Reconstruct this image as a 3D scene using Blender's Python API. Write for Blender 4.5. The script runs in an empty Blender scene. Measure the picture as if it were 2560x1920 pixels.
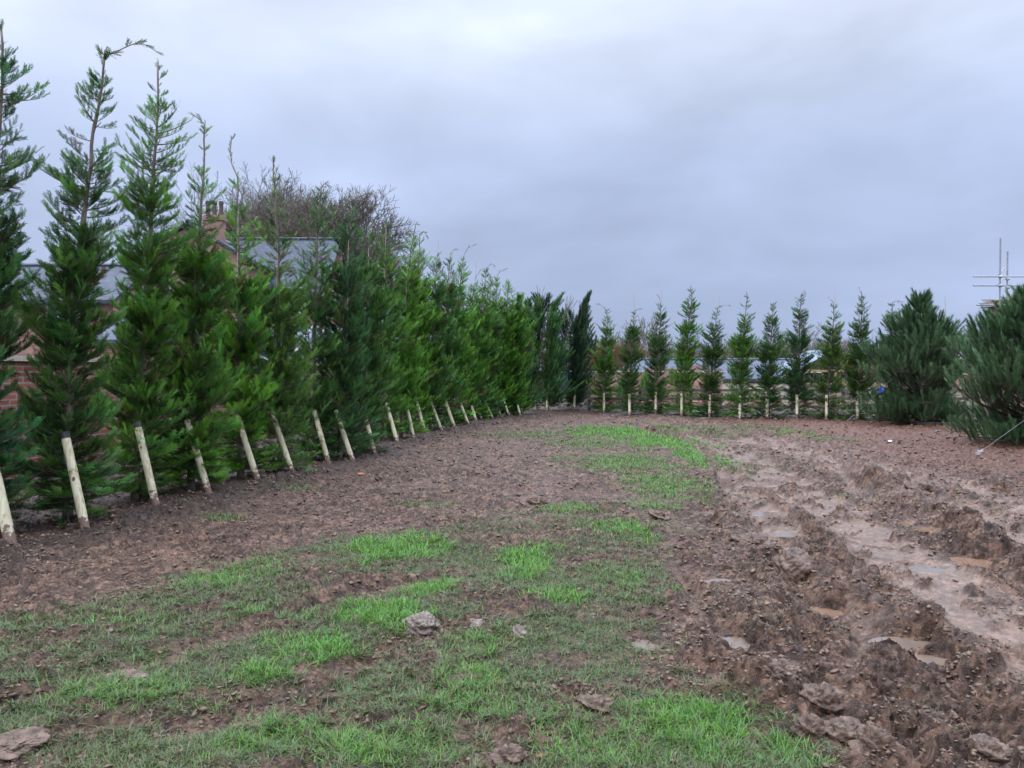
import bpy, math, random
import numpy as np
from mathutils import Vector, Matrix
R = math.radians
scene = bpy.context.scene
col = scene.collection
random.seed(7)

# ------------------------------------------------------------------ camera
F, CX, CY, EYE = 1900.0, 1280.0, 960.0, 1.6
PITCH = math.atan(35.0 / F)
cam_d = bpy.data.cameras.new('camera'); cam = bpy.data.objects.new('camera', cam_d); col.objects.link(cam)
cam_d.sensor_width = 36.0; cam_d.lens = 36.0 * F / 2560.0
cam_d.clip_start = 0.05; cam_d.clip_end = 3000
cam.location = (0, 0, EYE); cam.rotation_euler = (R(90) - PITCH, 0, 0)
scene.camera = cam

# ------------------------------------------------------------------ world
SUN_EL, SUN_ROT = 38.0, -60.0
w = bpy.data.worlds.new('World'); scene.world = w; w.use_nodes = True
nt = w.node_tree; nt.nodes.clear()
def N(nt, typ, **kw):
    n = nt.nodes.new(typ)
    for k, v in kw.items():
        if k.startswith('i_'): n.inputs[k[2:].replace('_', ' ')].default_value = v
        else: setattr(n, k, v)
    return n
out = N(nt, 'ShaderNodeOutputWorld'); bg = N(nt, 'ShaderNodeBackground'); bg.inputs[1].default_value = 0.1
sky = N(nt, 'ShaderNodeTexSky', sky_type='NISHITA', sun_disc=False, sun_elevation=R(SUN_EL), sun_rotation=R(SUN_ROT))
sky.air_density = 1.0; sky.dust_density = 2.0; sky.altitude = 50
tc = N(nt, 'ShaderNodeTexCoord')
sep = N(nt, 'ShaderNodeSeparateXYZ'); nt.links.new(tc.outputs['Generated'], sep.inputs[0])
mp = N(nt, 'ShaderNodeMapping'); mp.inputs['Scale'].default_value = (1.5, 1.0, 3.4); mp.inputs['Location'].default_value = (3.1, 0.4, 1.3)
nt.links.new(tc.outputs['Generated'], mp.inputs[0])
n1 = N(nt, 'ShaderNodeTexNoise'); n1.inputs['Scale'].default_value = 2.0; n1.inputs['Detail'].default_value = 4.0; n1.inputs['Roughness'].default_value = 0.5; n1.inputs['Distortion'].default_value = 0.25
nt.links.new(mp.outputs[0], n1.inputs['Vector'])
# elevation ramp for the cloud deck (radiance x10, background strength 0.1)
rmp = N(nt, 'ShaderNodeValToRGB'); rmp.color_ramp.interpolation = 'EASE'
cr = rmp.color_ramp
stops = [(0.0, (0.40, 0.485, 0.72)), (0.08, (0.41, 0.50, 0.735)), (0.24, (0.50, 0.60, 0.85)), (0.42, (0.79, 0.88, 1.09))]
cr.elements[0].position = 0.0; cr.elements[0].color = (*stops[0][1], 1)
cr.elements[1].position = stops[-1][0]; cr.elements[1].color = (*stops[-1][1], 1)
for p, c in stops[1:-1]:
    e = cr.elements.new(p); e.color = (*c, 1)
nt.links.new(sep.outputs['Z'], rmp.inputs[0])
# cloud brightness variation
cl = N(nt, 'ShaderNodeMapRange'); cl.inputs['From Min'].default_value = 0.28; cl.inputs['From Max'].default_value = 0.72
cl.inputs['To Min'].default_value = 0.84; cl.inputs['To Max'].default_value = 1.24
nt.links.new(n1.outputs['Fac'], cl.inputs['Value'])
# overhead is brighter than the horizon under an overcast sky
zb = N(nt, 'ShaderNodeMapRange'); zb.interpolation_type = 'SMOOTHSTEP'
zb.inputs['From Min'].default_value = 0.42; zb.inputs['From Max'].default_value = 0.95; zb.inputs['To Min'].default_value = 10.0; zb.inputs['To Max'].default_value = 50.0
nt.links.new(sep.outputs['Z'], zb.inputs['Value'])
mm = N(nt, 'ShaderNodeMath', operation='MULTIPLY'); nt.links.new(cl.outputs[0], mm.inputs[0]); nt.links.new(zb.outputs[0], mm.inputs[1])
vs = N(nt, 'ShaderNodeVectorMath', operation='SCALE'); nt.links.new(rmp.outputs[0], vs.inputs[0]); nt.links.new(mm.outputs[0], vs.inputs['Scale'])
mix = N(nt, 'ShaderNodeMix', data_type='RGBA'); mix.inputs[0].default_value = 0.93
nt.links.new(sky.outputs[0], mix.inputs[6]); nt.links.new(vs.outputs[0], mix.inputs[7])
nt.links.new(mix.outputs[2], bg.inputs[0]); nt.links.new(bg.outputs[0], out.inputs[0])

sun_d = bpy.data.lights.new('sun', 'SUN'); sun = bpy.data.objects.new('sun', sun_d); col.objects.link(sun)
sun_d.energy = 1.1; sun_d.angle = R(14); sun_d.color = (1.0, 0.96, 0.9)
sd = Vector((math.sin(R(SUN_ROT)) * math.cos(R(SUN_EL)), -0.55 * math.cos(R(SUN_EL)), math.sin(R(SUN_EL))))
sun.rotation_euler = sd.to_track_quat('Z', 'Y').to_euler()
scene.view_settings.view_transform = 'Standard'; scene.view_settings.look = 'None'
scene.view_settings.exposure = 0.0; scene.view_settings.gamma = 1.0

# ------------------------------------------------------------------ helpers
def ray(px, py):
    d = Vector((px - CX, F, CY - py)).normalized()
    c, s = math.cos(-PITCH), math.sin(-PITCH)
    return Vector((d.x, d.y * c - d.z * s, d.y * s + d.z * c))
def at(px, py, Y):
    d = ray(px, py); k = Y / d.y
    return Vector((d.x * k, Y, EYE + d.z * k))
def gr(px, py, z=0.0):
    d = ray(px, py); k = (z - EYE) / d.z
    return Vector((d.x * k, d.y * k, z))
def hz(py, Y): return at(CX, py, Y).z
def hx(px, Y): return (px - CX) / F * Y * 1.0006

def tag(o, label=None, cat=None, group=None, kind=None):
    if label: o['label'] = label
    if cat: o['category'] = cat
    if group: o['group'] = group
    if kind: o['kind'] = kind
    return o
def empty(name, loc, label, cat, group=None):
    o = bpy.data.objects.new(name, None); o.empty_display_size = 0.2; col.objects.link(o); o.location = loc
    return tag(o, label, cat, group)
def link(name, me, mat, parent=None, loc=None):
    o = bpy.data.objects.new(name, me); col.objects.link(o)
    if mat: me.materials.append(mat)
    if parent: o.parent = parent
    if loc is not None: o.location = loc
    return o
def fast_mesh(name, V, T, colr=None, smooth=False, k=3):
    V = np.asarray(V, np.float32); T = np.asarray(T, np.int32)
    me = bpy.data.meshes.new(name)
    me.vertices.add(len(V)); me.vertices.foreach_set('co', V.ravel())
    me.loops.add(T.size); me.loops.foreach_set('vertex_index', T.ravel())
    me.polygons.add(len(T)); me.polygons.foreach_set('loop_start', np.arange(0, T.size, k, dtype=np.int32))
    if smooth: me.polygons.foreach_set('use_smooth', np.ones(len(T), dtype=bool))
    me.update(calc_edges=True)
    if colr is not None:
        a = me.color_attributes.new('tint', 'FLOAT_COLOR', 'POINT')
        c = np.ones((len(V), 4), np.float32); c[:, :3] = colr; a.data.foreach_set('color', c.ravel())
    return me

class MB:
    def __init__(s): s.v = []; s.f = []
    def quad(s, a, b, c, d):
        i = len(s.v); s.v += [tuple(a), tuple(b), tuple(c), tuple(d)]; s.f.append((i, i + 1, i + 2, i + 3)); return s
    def poly(s, pts):
        i = len(s.v); s.v += [tuple(p) for p in pts]; s.f.append(tuple(range(i, i + len(pts)))); return s
    def prism(s, pts, d):
        d = Vector(d); a = [Vector(p) for p in pts]; b = [p + d for p in a]; n = len(a)
        i = len(s.v); s.v += [tuple(p) for p in a + b]
        s.f.append(tuple(range(i + n - 1, i - 1, -1))); s.f.append(tuple(range(i + n, i + 2 * n)))
        for k in range(n):
            j = (k + 1) % n; s.f.append((i + k, i + j, i + n + j, i + n + k))
        return s
    def box(s, x0, x1, y0, y1, z0, z1):
        return s.prism([(x0, y0, z0), (x1, y0, z0), (x1, y1, z0), (x0, y1, z0)], (0, 0, z1 - z0))
    def tube(s, pts, rad, n=8, cap=True):
        pts = [Vector(p) for p in pts]
        if not hasattr(rad, '__len__'): rad = [rad] * len(pts)
        i0 = len(s.v); up = Vector((0.13, 0.31, 0.94)).normalized(); prev = None
        for k, p in enumerate(pts):
            t = (pts[min(k + 1, len(pts) - 1)] - pts[max(k - 1, 0)]).normalized()
            if prev is None:
                prev = t.cross(up)
                if prev.length < 0.1: prev = t.cross(Vector((1, 0, 0)))
            u = (prev - t * prev.dot(t)).normalized(); prev = u; v = t.cross(u)
            for j in range(n):
                a = 2 * math.pi * j / n; s.v.append(tuple(p + (u * math.cos(a) + v * math.sin(a)) * rad[k]))
        for k in range(len(pts) - 1):
            for j in range(n):
                a = i0 + k * n + j; b = i0 + k * n + (j + 1) % n; s.f.append((a, b, b + n, a + n))
        if cap:
            s.f.append(tuple(range(i0 + n - 1, i0 - 1, -1))); e = i0 + (len(pts) - 1) * n; s.f.append(tuple(range(e, e + n)))
        return s
    def build(s, name, mat, parent=None, smooth=False, off=None):
        me = bpy.data.meshes.new(name)
        V = s.v if off is None else [(x - off[0], y - off[1], z - off[2]) for x, y, z in s.v]
        me.from_pydata(V, [], s.f); me.update()
        uv = me.uv_layers.new(name='UVMap').data
        for p in me.polygons:
            p.use_smooth = smooth
            n = p.normal
            h = Vector((-n.y, n.x, 0))
            if h.length < 0.05: h = Vector((1, 0, 0))
            h.normalize(); vv = n.cross(h)
            for li in p.loop_indices:
                c = Vector(s.v[me.loops[li].vertex_index]); uv[li].uv = (c.dot(h), c.dot(vv) if abs(n.z) > 0.05 else c.z)
        return link(name, me, mat, parent)

# --- noise
_rng = np.random.default_rng(11)
PERM = np.concatenate([_rng.permutation(512)] * 2).astype(np.int32)
GA = _rng.uniform(0, 2 * np.pi, 512).astype(np.float32); GX, GY = np.cos(GA), np.sin(GA)
def perlin(x, y):
    xi = np.floor(x).astype(np.int32); yi = np.floor(y).astype(np.int32)
    fx = (x - xi).astype(np.float32); fy = (y - yi).astype(np.float32)
    u = fx * fx * fx * (fx * (fx * 6 - 15) + 10); v = fy * fy * fy * (fy * (fy * 6 - 15) + 10)
    def g(i, j):
        h = PERM[(PERM[(xi + i) & 511] + yi + j) & 511]; return GX[h] * (fx - i) + GY[h] * (fy - j)
    a = g(0, 0) * (1 - u) + g(1, 0) * u; b = g(0, 1) * (1 - u) + g(1, 1) * u
    return (a * (1 - v) + b * v) * 1.5
def sstep(a, b, x):
    t = np.clip((x - a) / (b - a), 0, 1); return t * t * (3 - 2 * t)

# ------------------------------------------------------------------ materials
def mat(name, colr=(0.5, 0.5, 0.5), rough=0.6, var=0.15, scale=4.0, bump=0.0, bscale=40.0, metallic=0.0, spec=0.5, coord='Object', stretch=(1, 1, 1), c2=None):
    m = bpy.data.materials.new(name); m.use_nodes = True; t = m.node_tree; b = t.nodes['Principled BSDF']
    b.inputs['Roughness'].default_value = rough; b.inputs['Metallic'].default_value = metallic; b.inputs['Specular IOR Level'].default_value = spec
    tcn = N(t, 'ShaderNodeTexCoord'); mpn = N(t, 'ShaderNodeMapping'); mpn.inputs['Scale'].default_value = stretch
    t.links.new(tcn.outputs[coord], mpn.inputs[0])
    n = N(t, 'ShaderNodeTexNoise'); n.inputs['Scale'].default_value = scale; n.inputs['Detail'].default_value = 5
    t.links.new(mpn.outputs[0], n.inputs['Vector'])
    r = N(t, 'ShaderNodeValToRGB'); r.color_ramp.elements[0].position = 0.3; r.color_ramp.elements[1].position = 0.7
    c2 = c2 or tuple(min(1, c * (1 + var)) for c in colr)
    r.color_ramp.elements[0].color = (*[c * (1 - var) for c in colr], 1); r.color_ramp.elements[1].color = (*c2, 1)
    t.links.new(n.outputs['Fac'], r.inputs[0]); t.links.new(r.outputs[0], b.inputs['Base Color'])
    if bump:
        n2 = N(t, 'ShaderNodeTexNoise'); n2.inputs['Scale'].default_value = bscale; n2.inputs['Detail'].default_value = 4
        t.links.new(mpn.outputs[0], n2.inputs['Vector'])
        bp = N(t, 'ShaderNodeBump'); bp.inputs['Strength'].default_value = bump; bp.inputs['Distance'].default_value = 0.01
        t.links.new(n2.outputs['Fac'], bp.inputs['Height']); t.links.new(bp.outputs[0], b.inputs['Normal'])
    return m
def brick_mat(name, c1, c2, mortar, bw=0.225, bh=0.075, ms=0.012, rough=0.85, bump=0.4, stain=0.35):
    m = bpy.data.materials.new(name); m.use_nodes = True; t = m.node_tree; b = t.nodes['Principled BSDF']; b.inputs['Roughness'].default_value = rough
    u = N(t, 'ShaderNodeUVMap'); u.uv_map = 'UVMap'
    br = N(t, 'ShaderNodeTexBrick'); br.inputs['Color1'].default_value = (*c1, 1); br.inputs['Color2'].default_value = (*c2, 1); br.inputs['Mortar'].default_value = (*mortar, 1)
    br.inputs['Scale'].default_value = 1.0; br.inputs['Brick Width'].default_value = bw; br.inputs['Row Height'].default_value = bh; br.inputs['Mortar Size'].default_value = ms; br.inputs['Mortar Smooth'].default_value = 0.2
    t.links.new(u.outputs[0], br.inputs['Vector'])
    n = N(t, 'ShaderNodeTexNoise'); n.inputs['Scale'].default_value = 1.3; n.inputs['Detail'].default_value = 6; n.inputs['Roughness'].default_value = 0.7
    t.links.new(u.outputs[0], n.inputs['Vector'])
    mr = N(t, 'ShaderNodeMapRange'); mr.inputs['From Min'].default_value = 0.3; mr.inputs['From Max'].default_value = 0.7; mr.inputs['To Min'].default_value = 1 - stain; mr.inputs['To Max'].default_value = 1 + stain
    t.links.new(n.outputs['Fac'], mr.inputs['Value'])
    vm = N(t, 'ShaderNodeVectorMath', operation='SCALE'); t.links.new(br.outputs['Color'], vm.inputs[0]); t.links.new(mr.outputs[0], vm.inputs['Scale'])
    t.links.new(vm.outputs[0], b.inputs['Base Color'])
    bp = N(t, 'ShaderNodeBump'); bp.inputs['Strength'].default_value = bump; bp.inputs['Distance'].default_value = 0.01; bp.invert = True
    t.links.new(br.outputs['Fac'], bp.inputs['Height']); t.links.new(bp.outputs[0], b.inputs['Normal'])
    return m
def leaf_mat(name, rough=0.55, trans=0.25, spec=0.35):
    m = bpy.data.materials.new(name); m.use_nodes = True; t = m.node_tree; b = t.nodes['Principled BSDF']
    b.inputs['Roughness'].default_value = rough; b.inputs['Specular IOR Level'].default_value = spec
    a = N(t, 'ShaderNodeVertexColor'); a.layer_name = 'tint'; t.links.new(a.outputs[0], b.inputs['Base Color'])
    tr = N(t, 'ShaderNodeBsdfTranslucent'); t.links.new(a.outputs[0], tr.inputs[0])
    mx = N(t, 'ShaderNodeMixShader'); mx.inputs[0].default_value = trans
    t.links.new(b.outputs[0], mx.inputs[1]); t.links.new(tr.outputs[0], mx.inputs[2]); t.links.new(mx.outputs[0], t.nodes['Material Output'].inputs[0])
    return m
M = {}
M['leaf'] = leaf_mat('conifer_foliage'); M['needle'] = leaf_mat('pine_needles', 0.45, 0.12, 0.5); M['grass'] = leaf_mat('grass_blades', 0.5, 0.3, 0.4)
M['bark'] = mat('conifer_bark', (0.15, 0.105, 0.085), 0.9, 0.4, 18, 0.6, 60, c2=(0.26, 0.21, 0.18), stretch=(1, 1, 0.3))
M['darkbark'] = mat('pine_bark', (0.06, 0.042, 0.034), 0.9, 0.4, 18, 0.6, 60)
M['twig'] = mat('bare_twigs', (0.15, 0.132, 0.105), 0.9, 0.3, 3)
M['paletwig'] = mat('pale_twigs', (0.18, 0.168, 0.145), 0.9, 0.3, 3)
M['cane'] = mat('bamboo_cane', (0.42, 0.36, 0.26), 0.6, 0.2, 20)
M['rubber'] = mat('black_rubber', (0.012, 0.012, 0.014), 0.6, 0.2)
M['steel'] = mat('galvanised_steel', (0.34, 0.35, 0.37), 0.45, 0.15, 8, metallic=0.6)
M['slate'] = brick_mat('slate_roof', (0.055, 0.070, 0.105), (0.085, 0.105, 0.15), (0.02, 0.025, 0.035), 0.3, 0.22, 0.012, 0.62, 0.7, 0.2)
M['darkslate'] = brick_mat('dark_slate_roof', (0.030, 0.040, 0.060), (0.048, 0.062, 0.090), (0.015, 0.018, 0.025), 0.3, 0.22, 0.012, 0.6, 0.7, 0.3)
M['brick'] = brick_mat('house_brick', (0.30, 0.125, 0.09), (0.38, 0.19, 0.145), (0.28, 0.235, 0.21))
M['redbrick'] = brick_mat('garden_wall_brick', (0.23, 0.06, 0.042), (0.32, 0.105, 0.07), (0.24, 0.215, 0.195))
M['oldbrick'] = brick_mat('ruined_brick', (0.36, 0.14, 0.095), (0.46, 0.24, 0.18), (0.36, 0.3, 0.27), stain=0.5)
M['stone'] = brick_mat('cream_stone', (0.46, 0.40, 0.31), (0.52, 0.46, 0.37), (0.38, 0.34, 0.28), 0.4, 0.15, 0.012)
M['white'] = mat('white_paint', (0.75, 0.75, 0.75), 0.4, 0.06)
M['glass'] = mat('window_glass', (0.12, 0.15, 0.2), 0.08, 0.2, 1)
M['oldwood'] = mat('weathered_wood', (0.12, 0.105, 0.085), 0.85, 0.35, 8, 0.4, 30, stretch=(0.3, 1, 1))
M['newwood'] = mat('new_timber', (0.42, 0.29, 0.16), 0.7, 0.25, 6)
M['pot'] = mat('chimney_pot', (0.10, 0.075, 0.065), 0.8, 0.2)
M['rope'] = mat('guy_rope', (0.17, 0.17, 0.15), 0.6, 0.1)
M['blue'] = mat('blue_tape', (0.02, 0.13, 0.75), 0.4, 0.15)
M['plastic'] = mat('white_plastic', (0.75, 0.76, 0.76), 0.3, 0.1)
M['tin'] = mat('ribbed_tin', (0.33, 0.40, 0.48), 0.35, 0.12, 6, metallic=0.5)
M['tarmac'] = mat('grey_felt', (0.11, 0.11, 0.115), 0.7, 0.2)
M['orange'] = mat('orange_leaf', (0.40, 0.13, 0.04), 0.6, 0.2)

# stakes: pale peeled wood with knots, grain and mud at the foot
def stake_mat():
    m = bpy.data.materials.new('peeled_stake_wood'); m.use_nodes = True; t = m.node_tree; b = t.nodes['Principled BSDF']; b.inputs['Roughness'].default_value = 0.7
    tcn = N(t, 'ShaderNodeTexCoord'); oi = N(t, 'ShaderNodeObjectInfo')
    ad = N(t, 'ShaderNodeVectorMath', operation='ADD'); t.links.new(tcn.outputs['Object'], ad.inputs[0]); 
    cmb = N(t, 'ShaderNodeCombineXYZ'); ml = N(t, 'ShaderNodeMath', operation='MULTIPLY'); ml.inputs[1].default_value = 37.0
    t.links.new(oi.outputs['Random'], ml.inputs[0]); t.links.new(ml.outputs[0], cmb.inputs[0]); t.links.new(cmb.outputs[0], ad.inputs[1])
    mpn = N(t, 'ShaderNodeMapping'); mpn.inputs['Scale'].default_value = (14, 14, 1.6); t.links.new(ad.outputs[0], mpn.inputs[0])
    n = N(t, 'ShaderNodeTexNoise'); n.inputs['Scale'].default_value = 1.5; n.inputs['Detail'].default_value = 5; n.inputs['Distortion'].default_value = 1.2; t.links.new(mpn.outputs[0], n.inputs['Vector'])
    r = N(t, 'ShaderNodeValToRGB'); e = r.color_ramp.elements; e[0].position = 0.32; e[0].color = (0.34, 0.26, 0.15, 1); e[1].position = 0.62; e[1].color = (0.56, 0.53, 0.37, 1)
    k = r.color_ramp.elements.new(0.46); k.color = (0.48, 0.42, 0.27, 1)
    t.links.new(n.outputs['Fac'], r.inputs[0])
    vo = N(t, 'ShaderNodeTexVoronoi'); vo.inputs['Scale'].default_value = 1.0; mp2 = N(t, 'ShaderNodeMapping'); mp2.inputs['Scale'].default_value = (9, 9, 5); t.links.new(ad.outputs[0], mp2.inputs[0]); t.links.new(mp2.outputs[0], vo.inputs['Vector'])
    kr = N(t, 'ShaderNodeMapRange'); kr.inputs['From Min'].default_value = 0.10; kr.inputs['From Max'].default_value = 0.16; t.links.new(vo.outputs['Distance'], kr.inputs['Value'])
    mx = N(t, 'ShaderNodeMix', data_type='RGBA'); mx.inputs[6].default_value = (0.12, 0.05, 0.025, 1); t.links.new(kr.outputs[0], mx.inputs[0]); t.links.new(r.outputs[0], mx.inputs[7])
    sp = N(t, 'ShaderNodeSeparateXYZ'); t.links.new(tcn.outputs['Object'], sp.inputs[0])
    nm = N(t, 'ShaderNodeTexNoise'); nm.inputs['Scale'].default_value = 22; nm.inputs['Detail'].default_value = 4; t.links.new(ad.outputs[0], nm.inputs['Vector'])
    s2 = N(t, 'ShaderNodeMath', operation='MULTIPLY_ADD'); s2.inputs[1].default_value = 0.5; s2.inputs[2].default_value = -0.12; t.links.new(nm.outputs['Fac'], s2.inputs[0])
    s3 = N(t, 'ShaderNodeMath', operation='SUBTRACT'); t.links.new(s2.outputs[0], s3.inputs[0]); t.links.new(sp.outputs['Z'], s3.inputs[1])
    s4 = N(t, 'ShaderNodeMapRange'); s4.inputs['From Min'].default_value = -0.01; s4.inputs['From Max'].default_value = 0.03; t.links.new(s3.outputs[0], s4.inputs['Value'])
    m2 = N(t, 'ShaderNodeMix', data_type='RGBA'); m2.inputs[7].default_value = (0.15, 0.09, 0.065, 1); t.links.new(s4.outputs[0], m2.inputs[0]); t.links.new(mx.outputs[2], m2.inputs[6])
    t.links.new(m2.outputs[2], b.inputs['Base Color'])
    bp = N(t, 'ShaderNodeBump'); bp.inputs['Strength'].default_value = 0.4; bp.inputs['Distance'].default_value = 0.01; t.links.new(n.outputs['Fac'], bp.inputs['Height']); t.links.new(bp.outputs[0], b.inputs['Normal'])
    return m
M['stake'] = stake_mat()

# ------------------------------------------------------------------ ground layout
def poly_world(pts): return [tuple(gr(*p)[:2]) for p in pts]
def dist_poly(x, y, pts):
    d = np.full(x.shape, 1e3, np.float32)
    for (ax, ay), (bx, by) in zip(pts[:-1], pts[1:]):
        vx, vy = bx - ax, by - ay; L = vx * vx + vy * vy + 1e-9
        t = np.clip(((x - ax) * vx + (y - ay) * vy) / L, 0, 1)
        d = np.minimum(d, np.hypot(x - ax - t * vx, y - ay - t * vy))
    return d
# smooth wheel tracks (flattened, wet), ruts (deep), ridges (thrown-up mud): polyline, half width, height
SMOOTH = [(poly_world([(1640, 1085), (1780, 1112), (1880, 1160), (1960, 1215), (2090, 1290), (2250, 1395), (2400, 1495), (2520, 1600), (2620, 1720)]), 0.36),
          (poly_world([(1880, 1105), (2050, 1140), (2250, 1195), (2420, 1250), (2600, 1310)]), 0.6),
          (poly_world([(1770, 1150), (1830, 1200), (1900, 1275), (1945, 1330)]), 0.26),
          (poly_world([(2250, 1240), (2400, 1290), (2560, 1350), (2700, 1420)]), 0.2)]
RUTS = [(poly_world([(1600, 1072), (1740, 1105), (1790, 1160), (1810, 1230), (1860, 1300), (1960, 1400), (2030, 1510), (2150, 1570), (2270, 1600), (2340, 1650), (2440, 1760), (2560, 1920)]), 0.15, -0.10),
        (poly_world([(1840, 1110), (2000, 1150), (2140, 1220), (2240, 1290), (2340, 1350), (2450, 1405), (2600, 1480)]), 0.16, -0.08),
        (poly_world([(1700, 1400), (1770, 1500), (1834, 1604), (1950, 1680), (2172, 1745), (2300, 1850)]), 0.16, -0.07),
        (poly_world([(1060, 1590), (900, 1660), (700, 1735), (480, 1800)]), 0.16, -0.05),
        (poly_world([(1080, 1450), (850, 1490), (640, 1560), (420, 1640), (200, 1700)]), 0.12, -0.03)]
RIDGES = [(poly_world([(1570, 1062), (1700, 1090), (1775, 1125), (1785, 1190), (1850, 1290), (1900, 1370), (1985, 1430)]), 0.12, 0.075),
          (poly_world([(2020, 1120), (2110, 1150), (2200, 1215), (2300, 1265), (2400, 1320), (2480, 1385), (2600, 1470)]), 0.17, 0.13),
          (poly_world([(1990, 1440), (2110, 1490), (2240, 1540), (2340, 1600), (2430, 1690), (2560, 1790)]), 0.16, 0.09),
          (poly_world([(1800, 1480), (1880, 1620), (2000, 1700), (2200, 1800), (2400, 1900)]), 0.15, 0.06),
          (poly_world([(1740, 1600), (1800, 1680), (1860, 1740), (2000, 1790), (2100, 1800)]), 0.13, 0.06),
          (poly_world([(1120, 1180), (1350, 1220), (1560, 1290), (1680, 1350)]), 0.16, 0.045),
          (poly_world([(1090, 1440), (950, 1455), (800, 1500), (640, 1560)]), 0.07, 0.045),
          (poly_world([(1040, 1625), (900, 1690), (760, 1740)]), 0.05, 0.05)]
PUDDLES = [  # px, py, rx, ry (m), muddy
    (1806, 1292, .20, .16, 0), (1940, 1286, .22, .13, 0), (1968, 1336, .15, .10, 0), (2028, 1512, .20, .12, 1), (1834, 1600, .13, .13, 0), (2265, 1593, .17, .10, 0),
    (2330, 1640, .14, .07, 0), (2338, 1520, .11, .08, 0), (2172, 1745, .11, .06, 0), (2340, 1326, .20, .11, 1), (2448, 1398, .21, .17, 1), (2270, 1302, .15, .08, 1),
    (1610, 1612, .07, .07, 0), (1900, 1220, .2, .16, 0), (2310, 1420, .24, .10, 0), (1800, 1455, .10, .07, 0), (1870, 1240, .16, .2, 0), (2430, 1232, .3, .2, 0)]
PW = [(gr(p[0], p[1]).x, gr(p[0], p[1]).y, p[2] * .82, p[3] * .82, p[4]) for p in PUDDLES]

def ell(px, py, rx, ry, val, rot=0.0):
    c = gr(px, py); Z = c.y; return (c.x, c.y, rx * Z / F, ry * Z * Z / (F * EYE), val, rot)
# bright tufted grass patches (px)
BRIGHT = [ell(1000, 1372, 130, 34, 1), ell(1320, 1406, 80, 38, .95), ell(1060, 1478, 70, 30, 1), ell(960, 1550, 110, 42, 1), ell(800, 1625, 120, 38, 1), ell(660, 1680, 90, 28, .9),
          ell(1560, 1083, 150, 15, 1), ell(1660, 1108, 120, 18, 1), ell(1740, 1140, 60, 30, .9), ell(1480, 1110, 120, 16, .5), ell(1560, 1160, 140, 26, .55), ell(1660, 1215, 110, 42, .6), ell(1620, 1270, 90, 20, .4),
          ell(1330, 1090, 140, 12, .35), ell(1420, 1280, 130, 18, .55), ell(1560, 1335, 110, 22, .75), ell(1390, 1500, 80, 20, .8), ell(1560, 1470, 110, 50, .4), ell(1220, 1620, 90, 45, .6), ell(1160, 1700, 100, 60, .55),
          ell(1740, 1830, 190, 75, .85), ell(1500, 1850, 200, 70, .5), ell(1960, 1880, 110, 38, .8), ell(560, 1450, 90, 30, .65), ell(650, 1420, 120, 22, .45), ell(250, 1560, 180, 22, .45), ell(700, 1540, 110, 22, .5), ell(300, 1740, 180, 50, .5),
          ell(700, 1850, 150, 60, .55), ell(970, 1880, 200, 50, .6), ell(1180, 1780, 150, 50, .6), ell(720, 1225, 110, 10, .4), ell(560, 1300, 80, 9, .4), ell(1990, 1088, 60, 7, .6), ell(2070, 1106, 60, 8, .5), ell(1860, 1075, 160, 6, .35), ell(1700, 1075, 80, 6, .4), ell(1780, 1088, 90, 7, .4),
          ell(1900, 1165, 60, 20, .25), ell(2080, 1255, 50, 10, .3), ell(1050, 1265, 60, 8, .35), ell(400, 1640, 90, 25, .5), ell(60, 1560, 60, 12, .4), ell(540, 1760, 120, 30, .45)]
MAIN = poly_world([(1500, 1060), (1780, 1112), (1880, 1160), (1960, 1215), (2090, 1290), (2250, 1395), (2400, 1495), (2520, 1600), (2620, 1720), (2800, 2100)])
def along(x, y):
    bd = np.full(x.shape, 1e3, np.float32); bu = np.zeros_like(bd); bs_ = np.zeros_like(bd); acc = 0.0
    for (ax, ay), (bx, by) in zip(MAIN[:-1], MAIN[1:]):
        vx, vy = bx - ax, by - ay; Ln = math.hypot(vx, vy); t = np.clip(((x - ax) * vx + (y - ay) * vy) / (Ln * Ln), 0, 1)
        d = np.hypot(x - ax - t * vx, y - ay - t * vy); sg = np.sign((x - ax) * vy - (y - ay) * vx); k = d < bd
        bd = np.where(k, d, bd); bu = np.where(k, d * sg, bu); bs_ = np.where(k, acc + t * Ln, bs_); acc += Ln
    return bu, bs_
BARE = [ell(930, 1455, 150, 20, 1), ell(880, 1670, 170, 24, 1, .25), ell(720, 1720, 120, 20, 1, .25), ell(1240, 1500, 110, 36, .9), ell(780, 1505, 150, 15, .8), ell(560, 1570, 140, 14, .7), ell(330, 1700, 60, 24, .7), ell(450, 1810, 110, 30, .8),
        ell(130, 1850, 120, 50, .7), ell(1480, 1750, 80, 28, .9), ell(1430, 1660, 110, 30, .8), ell(1640, 1660, 90, 30, .8), ell(1150, 1350, 150, 14, .8), ell(1400, 1345, 130, 14, .9), ell(1300, 1840, 80, 24, .6), ell(1050, 1800, 90, 20, .6), ell(1560, 1850, 60, 18, .6), ell(1630, 1810, 50, 24, .7), ell(60, 1680, 120, 24, .6), ell(1280, 1900, 100, 24, .7), ell(190, 1800, 80, 22, .7)]
def blobs(x, y, lst, wn):
    o = np.zeros(x.shape, np.float32)
    for cx, cy, rx, ry, val, rot in lst:
        if rot:
            c, s = math.cos(rot), math.sin(rot); dx = (x - cx) * c + (y - cy) * s; dy = -(x - cx) * s + (y - cy) * c
        else: dx, dy = x - cx, y - cy
        d = np.sqrt((dx / rx) ** 2 + (dy / ry) ** 2) + wn
        o = np.maximum(o, val * sstep(1.45, 0.35, d))
    return o
EDGE_R = poly_world([(1480, 1040), (1780, 1110), (1760, 1240), (1690, 1360), (1650, 1450), (1640, 1560), (1740, 1700), (1960, 1830), (2150, 1960), (2300, 2100)])
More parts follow.
